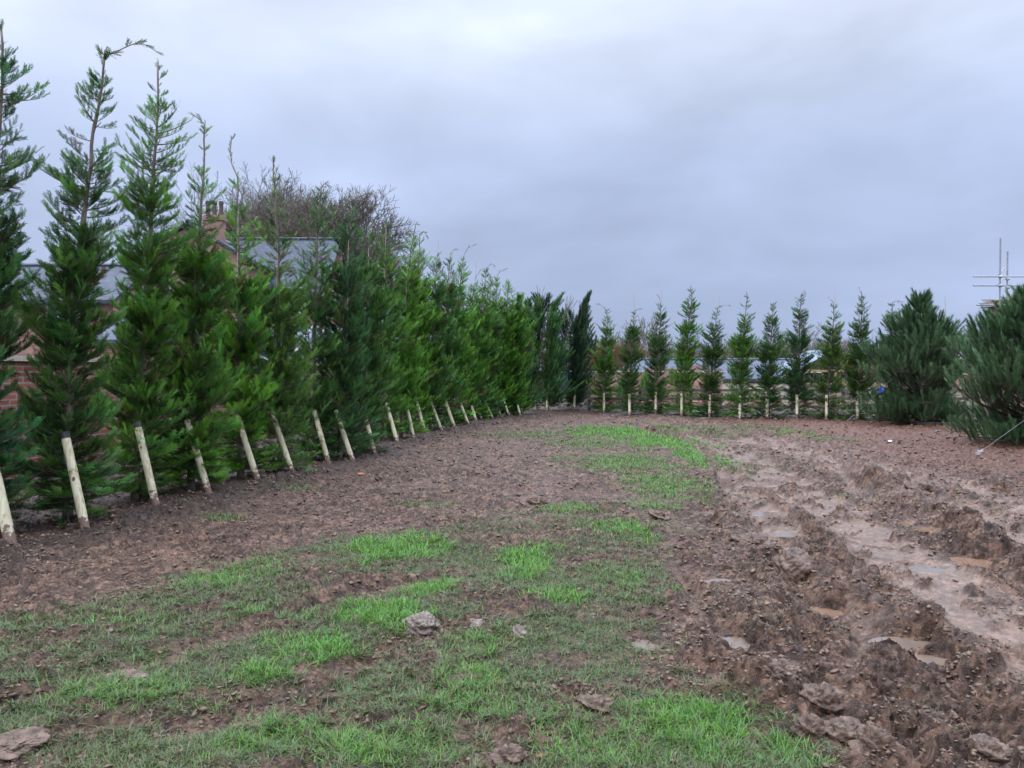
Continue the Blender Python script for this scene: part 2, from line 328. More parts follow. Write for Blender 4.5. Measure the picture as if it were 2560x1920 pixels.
EDGE_L = poly_world([(-400, 1640), (0, 1560), (300, 1500), (480, 1440), (640, 1395), (820, 1345), (1100, 1310), (1350, 1215), (1320, 1090)])
ROWL = poly_world([(-700, 1650), (30, 1388), (222, 1348), (395, 1292), (530, 1258), (650, 1222), (735, 1203), (822, 1172), (936, 1148), (995, 1120), (1062, 1094), (1172, 1071), (1301, 1046), (1367, 1036), (1435, 1034)])
ROWF = poly_world([(1435, 1034), (1510, 1038), (1704, 1047), (1992, 1054), (2221, 1058), (2400, 1066)])
def x_at(pts, y):  # x of an edge polyline as a function of y
    p = sorted([(b, a) for a, b in pts]); return np.interp(y, [q[0] for q in p], [q[1] for q in p])
def fields(x, y):
    x = np.asarray(x, np.float32); y = np.asarray(y, np.float32)
    wn = perlin(x * 2.1 + 9, y * 2.1) * 0.45 + perlin(x * 6.3, y * 6.3 + 4) * 0.3 + perlin(x * 17, y * 17 + 4) * 0.12
    xr = x_at(EDGE_R, y) + wn * 0.25; xl = x_at(EDGE_L, y) + wn * 0.35
    fore = sstep(-0.15, 0.3, xr - x) * sstep(-0.2, 0.35, x - xl)
    fore = fore * sstep(9.0, 6.2, y + wn * 0.9)
    w2 = wn * 1.3 + 0.55 * perlin(x * 3.7 + 80, y * 5.1 + y * x * .02); bright = blobs(x, y, BRIGHT, w2); bare = blobs(x, y, BARE, w2)
    streak = perlin(x * 1.3 + y * 1.1 + 3, y * 3.2 - x * 1.1)
    g = np.maximum(fore * np.clip(0.58 + 1.0 * wn + 0.95 * streak, 0, 1), bright)
    g = g * (1 - bare * 0.85)
    right = sstep(-0.2, 0.25, x - xr)
    rowd = np.minimum(dist_poly(x, y, ROWL), dist_poly(x, y, ROWF))
    soil_shade = np.maximum(sstep(0.8, 0.1, rowd + wn * 0.3), sstep(0.1, -0.2, x - x_at(ROWL, y)) * (y < 29) * 0.9); soil_shade = np.maximum(soil_shade, sstep(0.1, 0.6, y - x_at([(b_, a_) for a_, b_ in ROWF], x)) * (x > 2) * (y < 34))  # behind the far row the ground is painted dark for shadows and low growth
    behind = np.maximum((x < x_at(ROWL, y)) & (y < 29), y > 30).astype(np.float32)
    smooth = np.zeros_like(x); rut = np.zeros_like(x); track = np.zeros_like(x)
    for pts, wd in SMOOTH:
        d = dist_poly(x, y, pts); smooth = np.maximum(smooth, sstep(wd * 1.3, wd * 0.75, d + wn * 0.12))
    brk = sstep(-0.35, 0.05, perlin(x * 1.8 + 5, y * 1.8 + 60) + 0.35 * perlin(x * 6 + 5, y * 6)); smooth = smooth * (0.45 + 0.55 * brk) * sstep(-0.6, -0.2, perlin(x * 4.1 + 25, y * 5.0))
    ua, sa = along(x, y); wb_ = 0.25 * perlin(x * 0.8 + 3, y * 0.8)
    stri = (0.060 * perlin(ua * 2.6 + wb_ * 2, sa * 0.28 + 5) + 0.034 * perlin(ua * 6.5 + wb_ * 4, sa * 0.7 + 9) + 0.014 * (1 - 2 * np.abs(perlin(ua * 13 + wb_ * 6, sa * 1.8)))) * (y < 26) * right
    wv_ = ua + 0.16 * perlin(sa * 0.7, ua * 0.4 + 3) + 0.06 * perlin(x * 3, y * 3 + 2)
    for u0, wd0, h0 in ((-2.9, .10, .05), (-2.3, .08, -.05), (-1.75, .09, .07), (-1.2, .09, -.06), (-.72, .08, .06), (.50, .07, .05), (.85, .10, -.06), (1.25, .09, .08), (1.9, .08, -.04), (2.3, .09, .06), (2.9, .1, -.05), (3.3, .1, .06), (4.1, .1, .05), (4.6, .1, -.04)):
        q0 = np.exp(-((wv_ - u0) / wd0) ** 2) * right * (y < 24) * np.clip(.75 + .6 * perlin(sa * 1.1 + u0 * 7, ua * .3), 0.15, 1.3); rut += h0 * q0
        if h0 < 0: smooth = np.maximum(smooth, .6 * q0)
        else: smooth = smooth * (1 - .8 * q0)
    rut += stri * (1 - 0.75 * smooth)
    smooth = np.maximum(smooth, 0.75 * sstep(-0.012, -0.04, stri) * sstep(-.1, .15, wn + 0.1))
    for pts, wd, hgt in RUTS:
        d = dist_poly(x, y, pts) + wn * 0.05; q = np.exp(-(d / wd) ** 2); rut += 1.25 * hgt * q; track = np.maximum(track, q)
    for pts, wd, hgt in RIDGES:
        d = dist_poly(x, y, pts) + wn * 0.09
        lump = np.clip(0.9 + 0.7 * perlin(x * 3.1, y * 3.1 + 7), 0.4, 1.5)
        q = np.exp(-(d / wd) ** 2); rut += 1.2 * hgt * q * lump; smooth *= 1 - 0.8 * q; track = np.maximum(track, q * 0.9)
    g = g * (1 - 0.9 * smooth) * (1 - 0.75 * sstep(0.25, 0.8, track)) * (1 - 0.9 * soil_shade)
    return g, bright, right, soil_shade, smooth, rut, wn
def height(x, y, full=False):
    x = np.asarray(x, np.float32); y = np.asarray(y, np.float32)
    g, bright, right, soil_shade, smooth, rut, wn = fields(x, y)
    rut = rut * (y < 24)
    amp = (0.72 + 0.28 * right) * (1 - 0.45 * np.clip(g, 0, 1)); amp = np.maximum(amp, 0.85 * soil_shade); amp = amp * (1 - 0.86 * smooth) * (1 - 0.25 * right)
    amp = amp * (0.45 + 0.65 * sstep(0.1, 0.8, 0.5 + perlin(x * 0.9 + 20, y * 0.9)))
    wx = x + 0.06 * perlin(x * 5, y * 5 + 30); wy = y + 0.06 * perlin(x * 5 + 50, y * 5)
    c1 = perlin(wx * 3.3, wy * 3.7); c2 = 1 - 2 * np.abs(perlin(wx * 6.5 + 3, wy * 8)); c3 = 1 - 2 * np.abs(perlin(wx * 14, wy * 17 + 8))
    c4 = perlin(wx * 34, wy * 38); c5 = perlin(x * 80 + 2, y * 80)
    step = sstep(0.02, 0.10, perlin(wx * 7 + 11, wy * 10)) + sstep(0.05, 0.14, perlin(wx * 15 + 11, wy * 19)) * 0.55
    rl = 0.4 + 0.6 * np.maximum(right, soil_shade)
    h = 0.020 * perlin(x * 0.5, y * 0.5) + amp * (rl * (0.050 * c1 + 0.034 * c2) + 0.026 * c3 + 0.012 * c4 + 0.004 * c5 + 0.026 * step + 0.014 * sstep(0.0, 0.12, perlin(wx * 22 + 4, wy * 26)))
    h = h + rut + 0.05 * soil_shade - 0.015 * smooth + 0.004 * c3 * smooth * 0.6
    # straw-like ribs pressed into the wet tracks
    h = h + smooth * 0.006 * sstep(0.1, 0.3, perlin(x * 9, y * 22))
    for cx, cy, rx, ry, md in PW:
        sel = (np.abs(x - cx) < rx * 3) & (np.abs(y - cy) < ry * 3)
        if not sel.any(): continue
        d = np.sqrt(((x[sel] - cx) / rx) ** 2 + ((y[sel] - cy) / ry) ** 2) + wn[sel] * 1.2
        L = plevel(cx, cy); hh = h[sel]
        ring = sstep(2.4, 1.7, d); m = sstep(2.0, 0.95, d)
        hh = np.where(ring > 0, hh + ring * np.maximum(0, L + 0.012 - hh), hh)
        h[sel] = hh * (1 - m) + (L - 0.020 + 0.012 * c4[sel] + 0.008 * c3[sel]) * m
    h = np.where(y > 33, h * 0.3 - 0.05, h)
    if full: return h, g, bright, right, soil_shade, smooth, rut, wn
    return h
_lv = {}
def plevel(cx, cy):
    k = (round(cx, 3), round(cy, 3))
    if k not in _lv:
        f = fields(np.array([cx]), np.array([cy])); _lv[k] = float(f[5][0]) * 0.6 + 0.0
    return _lv[k]
def hgt(x, y): return float(height(np.array([x], np.float32), np.array([y], np.float32))[0])

# ground mesh: one sheet, finer where one stands, reaching the horizon
ys = [1.1]
while ys[-1] < 40: ys.append(ys[-1] * 1.0028)
ys += [44, 50, 60, 80, 110, 160, 240, 400, 700, 1200]
ys = np.array(ys, np.float32)
us = np.concatenate([[-14, -6, -3, -1.8, -1.3, -1.08], np.linspace(-1, 1, 1240), [1.08, 1.3, 1.8, 3, 6, 14]]).astype(np.float32)
UU, YY = np.meshgrid(us, ys); XX = UU * (YY + 0.7) * 0.78
shape = XX.shape
Hh, G, BR, RT, SO, SM, RU, WN = height(XX.ravel(), YY.ravel(), True)
am_ = (1 - np.clip(SM, 0, 1)) * (YY.ravel() < 26) * (0.7 + 0.3 * RT)   # torn edges lean over sideways
_x, _y = XX.ravel(), YY.ravel()
V = np.stack([_x + am_ * 0.030 * perlin(_x * 15 + 7, _y * 18), _y - am_ * (0.030 * perlin(_x * 13, _y * 16 + 9) + Hh * 0.1), Hh], 1)
nr, nc = shape
idx = np.arange(nr * nc).reshape(nr, nc)
Q = np.stack([idx[:-1, :-1], idx[:-1, 1:], idx[1:, 1:], idx[1:, :-1]], -1).reshape(-1, 4)
beyond = (YY.ravel() > 31).astype(np.float32)
red = sstep(5.0, 9.0, XX.ravel()) * sstep(9, 13, YY.ravel())
me = fast_mesh('ground', V, Q, np.stack([np.clip(np.maximum(G, beyond * .8), 0, 1), np.clip(SM, 0, 1), np.clip(np.maximum(SO, 0), 0, 1)], 1), smooth=True, k=4)
a2 = me.color_attributes.new('more', 'FLOAT_COLOR', 'POINT')
cc = np.ones((len(V), 4), np.float32); cc[:, 0] = red; cc[:, 1] = RT; cc[:, 2] = np.clip(-RU * 8, 0, 1); a2.data.foreach_set('color', cc.ravel())
def mud_mat():
    m = bpy.data.materials.new('churned_mud'); m.use_nodes = True; t = m.node_tree; b = t.nodes['Principled BSDF']; b.inputs['Specular IOR Level'].default_value = 0.4
    g = N(t, 'ShaderNodeNewGeometry'); at1 = N(t, 'ShaderNodeVertexColor'); at1.layer_name = 'tint'; s1 = N(t, 'ShaderNodeSeparateColor'); t.links.new(at1.outputs[0], s1.inputs[0])
    at2 = N(t, 'ShaderNodeVertexColor'); at2.layer_name = 'more'; s2 = N(t, 'ShaderNodeSeparateColor'); t.links.new(at2.outputs[0], s2.inputs[0])
    def noise(sc, det=6, ro=0.6, dist=0.0):
        n = N(t, 'ShaderNodeTexNoise'); n.inputs['Scale'].default_value = sc; n.inputs['Detail'].default_value = det; n.inputs['Roughness'].default_value = ro; n.inputs['Distortion'].default_value = dist
        t.links.new(g.outputs['Position'], n.inputs['Vector']); return n
    def ramp(src, p0, c0, p1, c1):
        r = N(t, 'ShaderNodeValToRGB'); e = r.color_ramp.elements; e[0].position = p0; e[0].color = (*c0, 1); e[1].position = p1; e[1].color = (*c1, 1); t.links.new(src, r.inputs[0]); return r
    def mixc(fac, a, bb, typ='MIX'):
        x = N(t, 'ShaderNodeMix', data_type='RGBA', blend_type=typ)
        if isinstance(fac, float): x.inputs[0].default_value = fac
        else: t.links.new(fac, x.inputs[0])
        if isinstance(a, tuple): x.inputs[6].default_value = (*a, 1)
        else: t.links.new(a, x.inputs[6])
        if isinstance(bb, tuple): x.inputs[7].default_value = (*bb, 1)
        else: t.links.new(bb, x.inputs[7])
        return x.outputs[2]
    base = ramp(noise(2.2, 8, 0.65, 0.4).outputs['Fac'], 0.32, (0.104, 0.056, 0.036), 0.68, (0.212, 0.130, 0.088)).outputs[0]
    fine = ramp(noise(17, 5, 0.65, 1.0).outputs['Fac'], 0.42, (0.42, 0.38, 0.36), 0.58, (1.28, 1.25, 1.22)).outputs[0]
    mid = ramp(noise(8.5, 4, 0.62, 1.2).outputs['Fac'], 0.43, (0.40, 0.36, 0.34), 0.57, (1.16, 1.14, 1.12)).outputs[0]
    c = mixc(1.0, mixc(1.0, base, fine, 'MULTIPLY'), mid, 'MULTIPLY')
    # reddish clay where the ground was freshly dug on the right
    c = mixc(s2.outputs[0], c, mixc(0.65, c, (0.155, 0.066, 0.042)))
    # straw and dead grass flecks
    st = ramp(noise(75, 3, 0.6, 2.5).outputs['Fac'], 0.60, (0, 0, 0), 0.66, (1, 1, 1)).outputs[0]
    c = mixc(st, c, (0.17, 0.125, 0.08))
    # dark planting earth and painted far-row shade from soil, pale slurry, thatch under the grass
    c = mixc(s1.outputs[2], c, mixc(0.72, c, (0.036, 0.023, 0.018)))
    c = mixc(s1.outputs[1], c, mixc(0.45, c, (0.225, 0.160, 0.120)))
    tg = ramp(noise(38, 5, 0.7, 1.0).outputs['Fac'], 0.4, (0.045, 0.042, 0.022), 0.62, (0.095, 0.095, 0.042)).outputs[0]
    mgt = N(t, 'ShaderNodeMath', operation='MULTIPLY'); mgt.inputs[1].default_value = 0.8; t.links.new(s1.outputs[0], mgt.inputs[0])
    c = mixc(mgt.outputs[0], c, tg)
    t.links.new(c, b.inputs['Base Color'])
    # wetness: patchy gloss
    wn = noise(1.6, 6, 0.7, 0.3)
    wr = N(t, 'ShaderNodeMapRange'); wr.inputs['From Min'].default_value = 0.35; wr.inputs['From Max'].default_value = 0.65; wr.inputs['To Min'].default_value = 0.62; wr.inputs['To Max'].default_value = 0.40; t.links.new(wn.outputs['Fac'], wr.inputs['Value'])
    rf = N(t, 'ShaderNodeMix', data_type='FLOAT'); t.links.new(s1.outputs[1], rf.inputs[0]); t.links.new(wr.outputs[0], rf.inputs[2]); 
    w2 = N(t, 'ShaderNodeMapRange'); w2.inputs['From Min'].default_value = 0.4; w2.inputs['From Max'].default_value = 0.6; w2.inputs['To Min'].default_value = 0.46; w2.inputs['To Max'].default_value = 0.27; t.links.new(wn.outputs['Fac'], w2.inputs['Value']); t.links.new(w2.outputs[0], rf.inputs[3])
    rg = N(t, 'ShaderNodeMix', data_type='FLOAT'); rg.inputs[3].default_value = 0.85; t.links.new(s1.outputs[0], rg.inputs[0]); t.links.new(rf.outputs[0], rg.inputs[2])
    t.links.new(rg.outputs[0], b.inputs['Roughness'])
    nb = noise(38, 10, 0.72, 0.5); bp = N(t, 'ShaderNodeBump'); bp.inputs['Distance'].default_value = 0.03
    bs = N(t, 'ShaderNodeMapRange'); bs.inputs['To Min'].default_value = 1.0; bs.inputs['To Max'].default_value = 0.3; t.links.new(s1.outputs[1], bs.inputs['Value']); t.links.new(bs.outputs[0], bp.inputs['Strength'])
    t.links.new(nb.outputs['Fac'], bp.inputs['Height']); t.links.new(bp.outputs[0], b.inputs['Normal'])
    return m
M['mud'] = mud_mat()
tag(link('ground', me, M['mud']), 'churned brown muddy ground with tyre ruts and grass patches', None, None, 'structure')
fld = MB().quad((-1500, -600, -0.6), (1500, -600, -0.6), (1500, 1500, -0.6), (-1500, 1500, -0.6)).build('terrain', mat('far_field', (0.07, 0.10, 0.04), 0.9, 0.2, 0.05))
tag(fld, 'far flat fields beyond the plot', None, None, 'structure')

# puddles
def water_mat(name, c, r=0.03):
    m = mat(name, c, r, 0.12, 3.0, 0.05, 20, spec=0.6); return m
M['puddle'] = water_mat('puddle_water', (0.17, 0.125, 0.095)); M['muddy'] = water_mat('muddy_water', (0.21, 0.125, 0.08), 0.08)
for cx, cy, rx, ry, md in PW:
    b = MB(); L = plevel(cx, cy)
    b.poly([(cx + rx * 1.6 * math.cos(a * math.pi / 12), cy + ry * 1.6 * math.sin(a * math.pi / 12), L) for a in range(24)])
    tag(b.build('puddle', M['muddy' if md else 'puddle']), 'shallow puddle in a rut', None, None, 'structure')

# ------------------------------------------------------------------ grass
def grass_mesh():
    rng = np.random.default_rng(5)
    P = []
    # sample in depth bands, density falls with distance
    bands = [(2.3, 4, 23000), (4, 6, 14500), (6, 9, 8200), (9, 14, 4200), (14, 24, 1900)]
    for y0, y1, den in bands:
        W = 0.72 * y1 + 0.5; n = int(den * (y1 - y0) * 2 * W)
        x = rng.uniform(-W, W, n).astype(np.float32); y = rng.uniform(y0, y1, n).astype(np.float32)
        k = np.abs(x) < 0.72 * y + 0.4; P.append(np.stack([x[k], y[k]], 1))
    P = np.concatenate(P); x, y = P[:, 0], P[:, 1]
    h, g, br, rt, so, sm, ru, wn = height(x, y, True)
    clump = perlin(x * 12, y * 12) + 0.6 * perlin(x * 28, y * 28 + 5)
    prob = np.clip(g * 1.15 + 0.7 * clump * (g > 0.04), 0, 1) * np.clip(g * 3, 0, 1)
    stray = (rt > 0.3) * (sstep(0.15, 0.6, perlin(x * 2.3 + 70, y * 2.3) + .4 * perlin(x * 7, y * 7)) * 0.34 + 0.02) * (1 - sm) * (y < 10) + 0.05 * (rt < 0.3) * (y < 9)
    wet = np.zeros(x.shape, bool)
    for cx, cy, rx, ry, md in PW: wet |= (((x - cx) / rx) ** 2 + ((y - cy) / ry) ** 2) < 1.5
    u = rng.uniform(0, 1, len(x))
    isg = u < prob; iss = (~isg) & (u < prob + stray) & ~wet
    k = (isg | iss) & ~(wet & ~isg)
    x, y, h, br, g, iss, clump, wn = x[k], y[k], h[k], br[k], g[k], iss[k], clump[k], wn[k]; n = len(x)
    print('grass blades', n)
    dist = np.hypot(x, y)
    L = rng.uniform(0.018, 0.052, n) * (1 + 0.5 * br) * np.where(iss, 0.9, 1.0) * (1 + 0.02 * dist) * np.clip(1 + 0.7 * clump, .5, 1.7)
    Wd = (0.0022 + 0.00055 * dist) * rng.uniform(0.7, 1.3, n)
    az = rng.uniform(0, 2 * np.pi, n); tilt = np.clip(rng.normal(1.15, 0.35, n) - 0.3 * br, 0.05, 1.5)
    tilt = np.where(iss, rng.uniform(0.8, 1.5, n), tilt)
    dx, dy = np.cos(az) * np.sin(tilt), np.sin(az) * np.sin(tilt); dz = np.cos(tilt)
    sx, sy = -np.sin(az), np.cos(az)
    bend = rng.uniform(0.1, 0.5, n)
    base = np.stack([x, y, h - 0.004], 1)
    d = np.stack([dx, dy, dz], 1); s = np.stack([sx, sy, np.zeros(n)], 1) * (Wd / 2)[:, None]
    mid = base + d * (L * 0.55)[:, None]
    tip = base + d * L[:, None] + np.stack([np.cos(az) * bend * L * .5, np.sin(az) * bend * L * .5, -bend * L * 0.35], 1)
    Vv = np.stack([base - s, base + s, mid - s * .8, mid + s * .8, tip], 1).reshape(-1, 3)
    o = (np.arange(n) * 5)[:, None, None]
    T = (np.array([[0, 1, 3], [0, 3, 2], [2, 3, 4]])[None] + o).reshape(-1, 3)
    dull = np.array([0.105, 0.150, 0.048]); lush = np.array([0.122, 0.30, 0.038]); straw = np.array([0.20, 0.15, 0.085]); blue = np.array([0.085, 0.165, 0.085]); yel = np.array([0.21, 0.32, 0.045])
    c = dull + (lush - dull) * np.clip(br * 1.15 + 0.25 * wn + rng.normal(0, 0.22, n), 0, 1)[:, None]
    r2 = rng.uniform(0, 1, n); c = np.where((r2 < 0.25)[:, None], blue * 0.6 + c * 0.4, c)
    c = np.where((r2 > 0.70 + 0.26 * br)[:, None], straw * rng.uniform(.5, 1.1, n)[:, None], c); c = np.where(((r2 > 0.3) & (r2 < 0.3 + 0.2 * br))[:, None], yel * .5 + c * .5, c)
    c = np.where((iss & (r2 < 0.75))[:, None], np.array([0.095, 0.07, 0.038]), c)
    c = c * rng.uniform(0.75, 1.25, n)[:, None]
    return fast_mesh('grass', Vv, T, np.repeat(c, 5, 0))
tag(link('grass', grass_mesh(), M['grass']), 'short green grass blades in worn patches across the mud', 'grass', None, 'stuff')

# ------------------------------------------------------------------ foliage templates
def spray_template(pairs, sub, rng):
    V = []; T = []
    def tri(a, b, c): i = len(V); V.extend([a, b, c]); T.append((i, i + 1, i + 2))
    def leaf(p, ang, L, wd, zz):
        dx, dy = math.sin(ang), math.cos(ang)
        q = (p[0] + dx * L, p[1] + dy * L, p[2] + zz * L); m = (p[0] + dx * L * .35, p[1] + dy * L * .35, p[2] + zz * L * .35)
        a = (m[0] - dy * wd, m[1] + dx * wd, m[2]); b = (m[0] + dy * wd, m[1] - dx * wd, m[2])
        tri(p, a, b); tri(a, q, b); return dx, dy
    leaf((0, 0, 0), 0, 1.0, 0.030, 0.05)
    for i in range(pairs):
        t = 0.08 + 0.86 * i / pairs
        for s in (-1, 1):
            L = (0.13 + 0.21 * math.sin(math.pi * (0.25 + 0.7 * t))) * rng.uniform(0.7, 1.3); ang = s * rng.uniform(0.35, 0.7); z = rng.uniform(-0.3, 0.3)
            p = (rng.uniform(-.01, .01), t + (0.03 if s > 0 else 0), 0.05 * t)
            dx, dy = leaf(p, ang, L, 0.025 if sub else 0.045, z)
            for k in range(sub):
                f = 0.35 + 0.3 * k; q = (p[0] + dx * L * f, p[1] + dy * L * f, p[2] + z * L * f)
                a2 = ang + (0.6 if k % 2 else -0.6); l2 = L * 0.4
                e = (q[0] + math.sin(a2) * l2, q[1] + math.cos(a2) * l2, q[2] + rng.uniform(-.04, .04)); wv = 0.018
                tri((q[0] - wv, q[1], q[2]), e, (q[0] + wv, q[1], q[2]))
    V = np.array(V, np.float32); return V, np.array(T, np.int32), np.clip(V[:, 1], 0, 1.1)
_r = random.Random(3)
SPR = {0: [spray_template(8, 2, _r) for _ in range(4)], 1: [spray_template(6, 1, _r) for _ in range(3)], 2: [spray_template(4, 0, _r) for _ in range(3)]}
def place(tmpls, P, D, Nn, S, C, rng, tipc):
    """copies of small sprays merged in ONE crown mesh"""
    Vs, Ts, Cs = [], [], []; off = 0
    D = D / np.linalg.norm(D, axis=1, keepdims=True)
    X = np.cross(D, Nn); X /= (np.linalg.norm(X, axis=1, keepdims=True) + 1e-6); Z = np.cross(X, D)
    which = rng.integers(0, len(tmpls), len(P))
    for w_, (tv, tt, tl) in enumerate(tmpls):
        k = which == w_; n = int(k.sum())
        if not n: continue
        v = P[k][:, None, :] + S[k][:, None, None] * (tv[None, :, 0, None] * X[k][:, None] + tv[None, :, 1, None] * D[k][:, None] + tv[None, :, 2, None] * Z[k][:, None])
        Vs.append(v.reshape(-1, 3)); nv = len(tv)
        Ts.append((tt[None] + (np.arange(n) * nv)[:, None, None]).reshape(-1, 3) + off); off += n * nv
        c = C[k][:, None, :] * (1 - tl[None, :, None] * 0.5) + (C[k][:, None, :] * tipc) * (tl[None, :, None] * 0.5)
        Cs.append(c.reshape(-1, 3))
    return np.concatenate(Vs), np.concatenate(Ts), np.concatenate(Cs)

def interp_path(path, z):
    zs = [p[2] for p in path]; z = np.asarray(z)
    return np.stack([np.interp(z, zs, [p[i] for p in path]) for i in range(3)], -1)

def conifer(pts, Y, base, prof, tone, seed, label, group, lod=0, rise=0.35, wind=(0.0, 0.0), tip=None, cane=None, dens=1.0, name='conifer_tree', size=1.0):
    """pts: trunk track from the photo (px) turned to real points at the tree's own distance Y"""
    rng = np.random.default_rng(seed)
    bx, by = base; bz = hgt(bx, by)
    root = empty(name, (bx, by, bz), label, 'tree', group)
    path = [(0.0, 0.0, -0.05)]
    for px, py in pts:
        p = at(px, py, by); path.append((p.x - bx, rng.normal(0, 0.015), p.z - bz))
    H = path[-1][2]
    rad = lambda z: 0.048 * max(0.10, 1 - z / H) ** 0.8 * size + 0.003
    zs = np.linspace(-0.05, H, 26); tp = interp_path(path, zs); tp[1:, :2] += rng.normal(0, 0.006, (25, 2))
    mb = MB(); mb.tube([tuple(q) for q in tp], [rad(z) for z in zs], 8 if lod == 0 else 6)
    if tip:
        q = [Vector(tp[-1])]
        for px, py in tip: a = at(px, py, by); q.append(Vector((a.x - bx, 0.02 * len(q), a.z - bz)))
        if len(q) > 2:
            cs = []
            for i in range(len(q) - 1):
                p_, a_, b_, n_1 = q[max(i - 1, 0)], q[i], q[i + 1], q[min(i + 2, len(q) - 1)]
                for k in range(5): u_ = k / 5; cs.append(0.5 * ((2 * a_) + (b_ - p_) * u_ + (2 * p_ - 5 * a_ + 4 * b_ - n_1) * u_ ** 2 + (3 * a_ - p_ - 3 * b_ + n_1) * u_ ** 3))
            q = cs + [q[-1]]
        mb.tube(q, [0.0055 * size * (1 - 0.8 * i / len(q)) + 0.0015 for i in range(len(q))], 5)
    P, D, Nn, S, C = [], [], [], [], []
    pz = np.array([p[0] for p in prof]) * H; pr = np.array([p[1] for p in prof]); pdn = np.array([p[2] for p in prof])
    tone = np.array(tone)
    nb = int(H * 70 * dens)
    zb_ = rng.uniform(0.02 * H, 0.99 * H, nb * 2); ph0 = rng.uniform(0, 6.28, 3); wh = 0.80 + 0.30 * np.sin(zb_ * 7.5 + ph0[0]) + 0.22 * np.sin(zb_ * 16 + ph0[1]) + 0.16 * np.sin(zb_ * 2.9 + ph0[2]); keep = rng.uniform(0, 1, len(zb_)) < np.interp(zb_, pz, pdn) * np.clip(wh, .15, 1.2); zb_ = np.sort(zb_[keep])
    az = (np.arange(len(zb_)) * 2.399 + rng.normal(0, 0.5, len(zb_))) % (2 * np.pi)
    lump = rng.uniform(0, 6, 4)
    for z, a in zip(zb_, az):
        t = z / H; r = np.interp(z, pz, pr); dn = np.interp(z, pz, pdn)
        r *= 1 + 0.26 * math.sin(z * 5.2 + lump[0] + 2 * math.sin(a + lump[1])) + 0.20 * math.sin(z * 13 + a * 2 + lump[2])
        L = r * rng.uniform(0.65, 1.12)
        if dn < 0.45: L = r * rng.uniform(0.6, 1.35)
        p0 = interp_path(path, z); dr = np.array([math.cos(a), math.sin(a), 0.0]); dr[0] += wind[0]; 
        el = rise + rng.normal(0, 0.16) - (0.62 if z < 0.45 else 0.3 if z < 0.8 else 0)
        nseg = 5; cur = []
        for i in range(nseg + 1):
            s = i / nseg; cur.append(p0 + dr * L * s * math.cos(el) + np.array([wind[0] * 0.25 * L * s * s, 0, L * s * math.sin(el) + L * 0.22 * s * s + wind[1] * L * s * s]))
        if dn < 0.75 or lod == 0: mb.tube([tuple(c) for c in cur[::1 if lod == 0 else 2]], [0.009 * size * L * 2.2 * (1 - 0.8 * i / nseg) + 0.0012 for i in range(len(cur[::1 if lod == 0 else 2]))], 4 if lod else 5, cap=False)
        m = int((14, 11, 9)[lod] * (0.55 + L / 0.36 * 0.6) * ((0.62, .8, .8)[lod] if dn < 0.45 else 1))
        s0 = 0.12 if dn > 0.5 else 0.22
        ss = s0 + (1 - s0) * np.linspace(0, 1, m) ** 0.85
        shade = rng.uniform(0.5, 1.5); brown = rng.uniform() < 0.018; hue = rng.normal(0, 0.12)
        for j, s in enumerate(ss):
            i = min(int(s * nseg), nseg - 1); f = s * nseg - i; p = cur[i] * (1 - f) + cur[i + 1] * f
            d = cur[i + 1] - cur[i]; d = d / (np.linalg.norm(d) + 1e-6)
            side = np.array([-d[1], d[0], 0]); side /= (np.linalg.norm(side) + 1e-6)
            sg = (-1) ** j * rng.uniform(0.1, 0.9) * (1 - 0.7 * (s > 0.97)); upv = (rng.uniform(0.05, 0.75) + rise * 0.5) * (1 if z > .5 else .5)
            dd = d * rng.uniform(0.5, 0.9) + side * sg + np.array([wind[0] * 0.8, 0, upv + wind[1]])
            P.append(p); D.append(dd); Nn.append(np.array([rng.normal(0, .5), rng.normal(0, .5), 1.0]) + side * rng.normal(0, .8))
            S.append(rng.uniform(0.08, 0.18) * (0.8 + 0.5 * L) * (0.78 if dn < 0.45 else 1.0) * (1.0, 1.12, 1.3)[lod])
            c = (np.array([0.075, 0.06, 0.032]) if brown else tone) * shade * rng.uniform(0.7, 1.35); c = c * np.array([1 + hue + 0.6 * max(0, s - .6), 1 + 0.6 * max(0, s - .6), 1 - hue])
            C.append(c)
    # inner, older foliage, painted darker to deepen the crown's shade, and some dead brown bits close to the stem
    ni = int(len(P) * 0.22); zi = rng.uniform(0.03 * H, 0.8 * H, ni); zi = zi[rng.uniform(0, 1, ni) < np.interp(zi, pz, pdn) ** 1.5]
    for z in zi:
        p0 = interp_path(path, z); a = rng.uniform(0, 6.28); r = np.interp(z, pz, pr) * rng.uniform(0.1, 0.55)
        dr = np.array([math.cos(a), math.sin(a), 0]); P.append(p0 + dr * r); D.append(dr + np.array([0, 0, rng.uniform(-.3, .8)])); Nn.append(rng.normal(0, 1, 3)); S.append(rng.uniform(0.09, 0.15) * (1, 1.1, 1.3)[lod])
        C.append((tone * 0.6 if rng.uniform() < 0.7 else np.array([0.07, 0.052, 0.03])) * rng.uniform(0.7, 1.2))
    # leader tip: thin bleached shoots
    for z in np.linspace(0.86 * H, H, 9):
        p0 = interp_path(path, z); a = rng.uniform(0, 6.28); P.append(p0); D.append(np.array([math.cos(a) * .5 + 0.35, math.sin(a) * .5, 0.9])); Nn.append(rng.normal(0, 1, 3)); S.append(rng.uniform(0.04, 0.08)); C.append(np.array([0.13, 0.14, 0.08]))
    if tip:
        for i in range(1, len(q)):
            for _ in range(3 if len(q) < 5 else 1):
                f = rng.uniform(); pp = q[i - 1] * (1 - f) + q[i] * f; dd = (q[i] - q[i - 1]).normalized(); P.append(np.array(pp)); D.append(np.array(dd) + rng.normal(0, .35, 3)); Nn.append(rng.normal(0, 1, 3)); S.append(rng.uniform(0.05, 0.12)); C.append(np.array([0.14, 0.15, 0.09]))
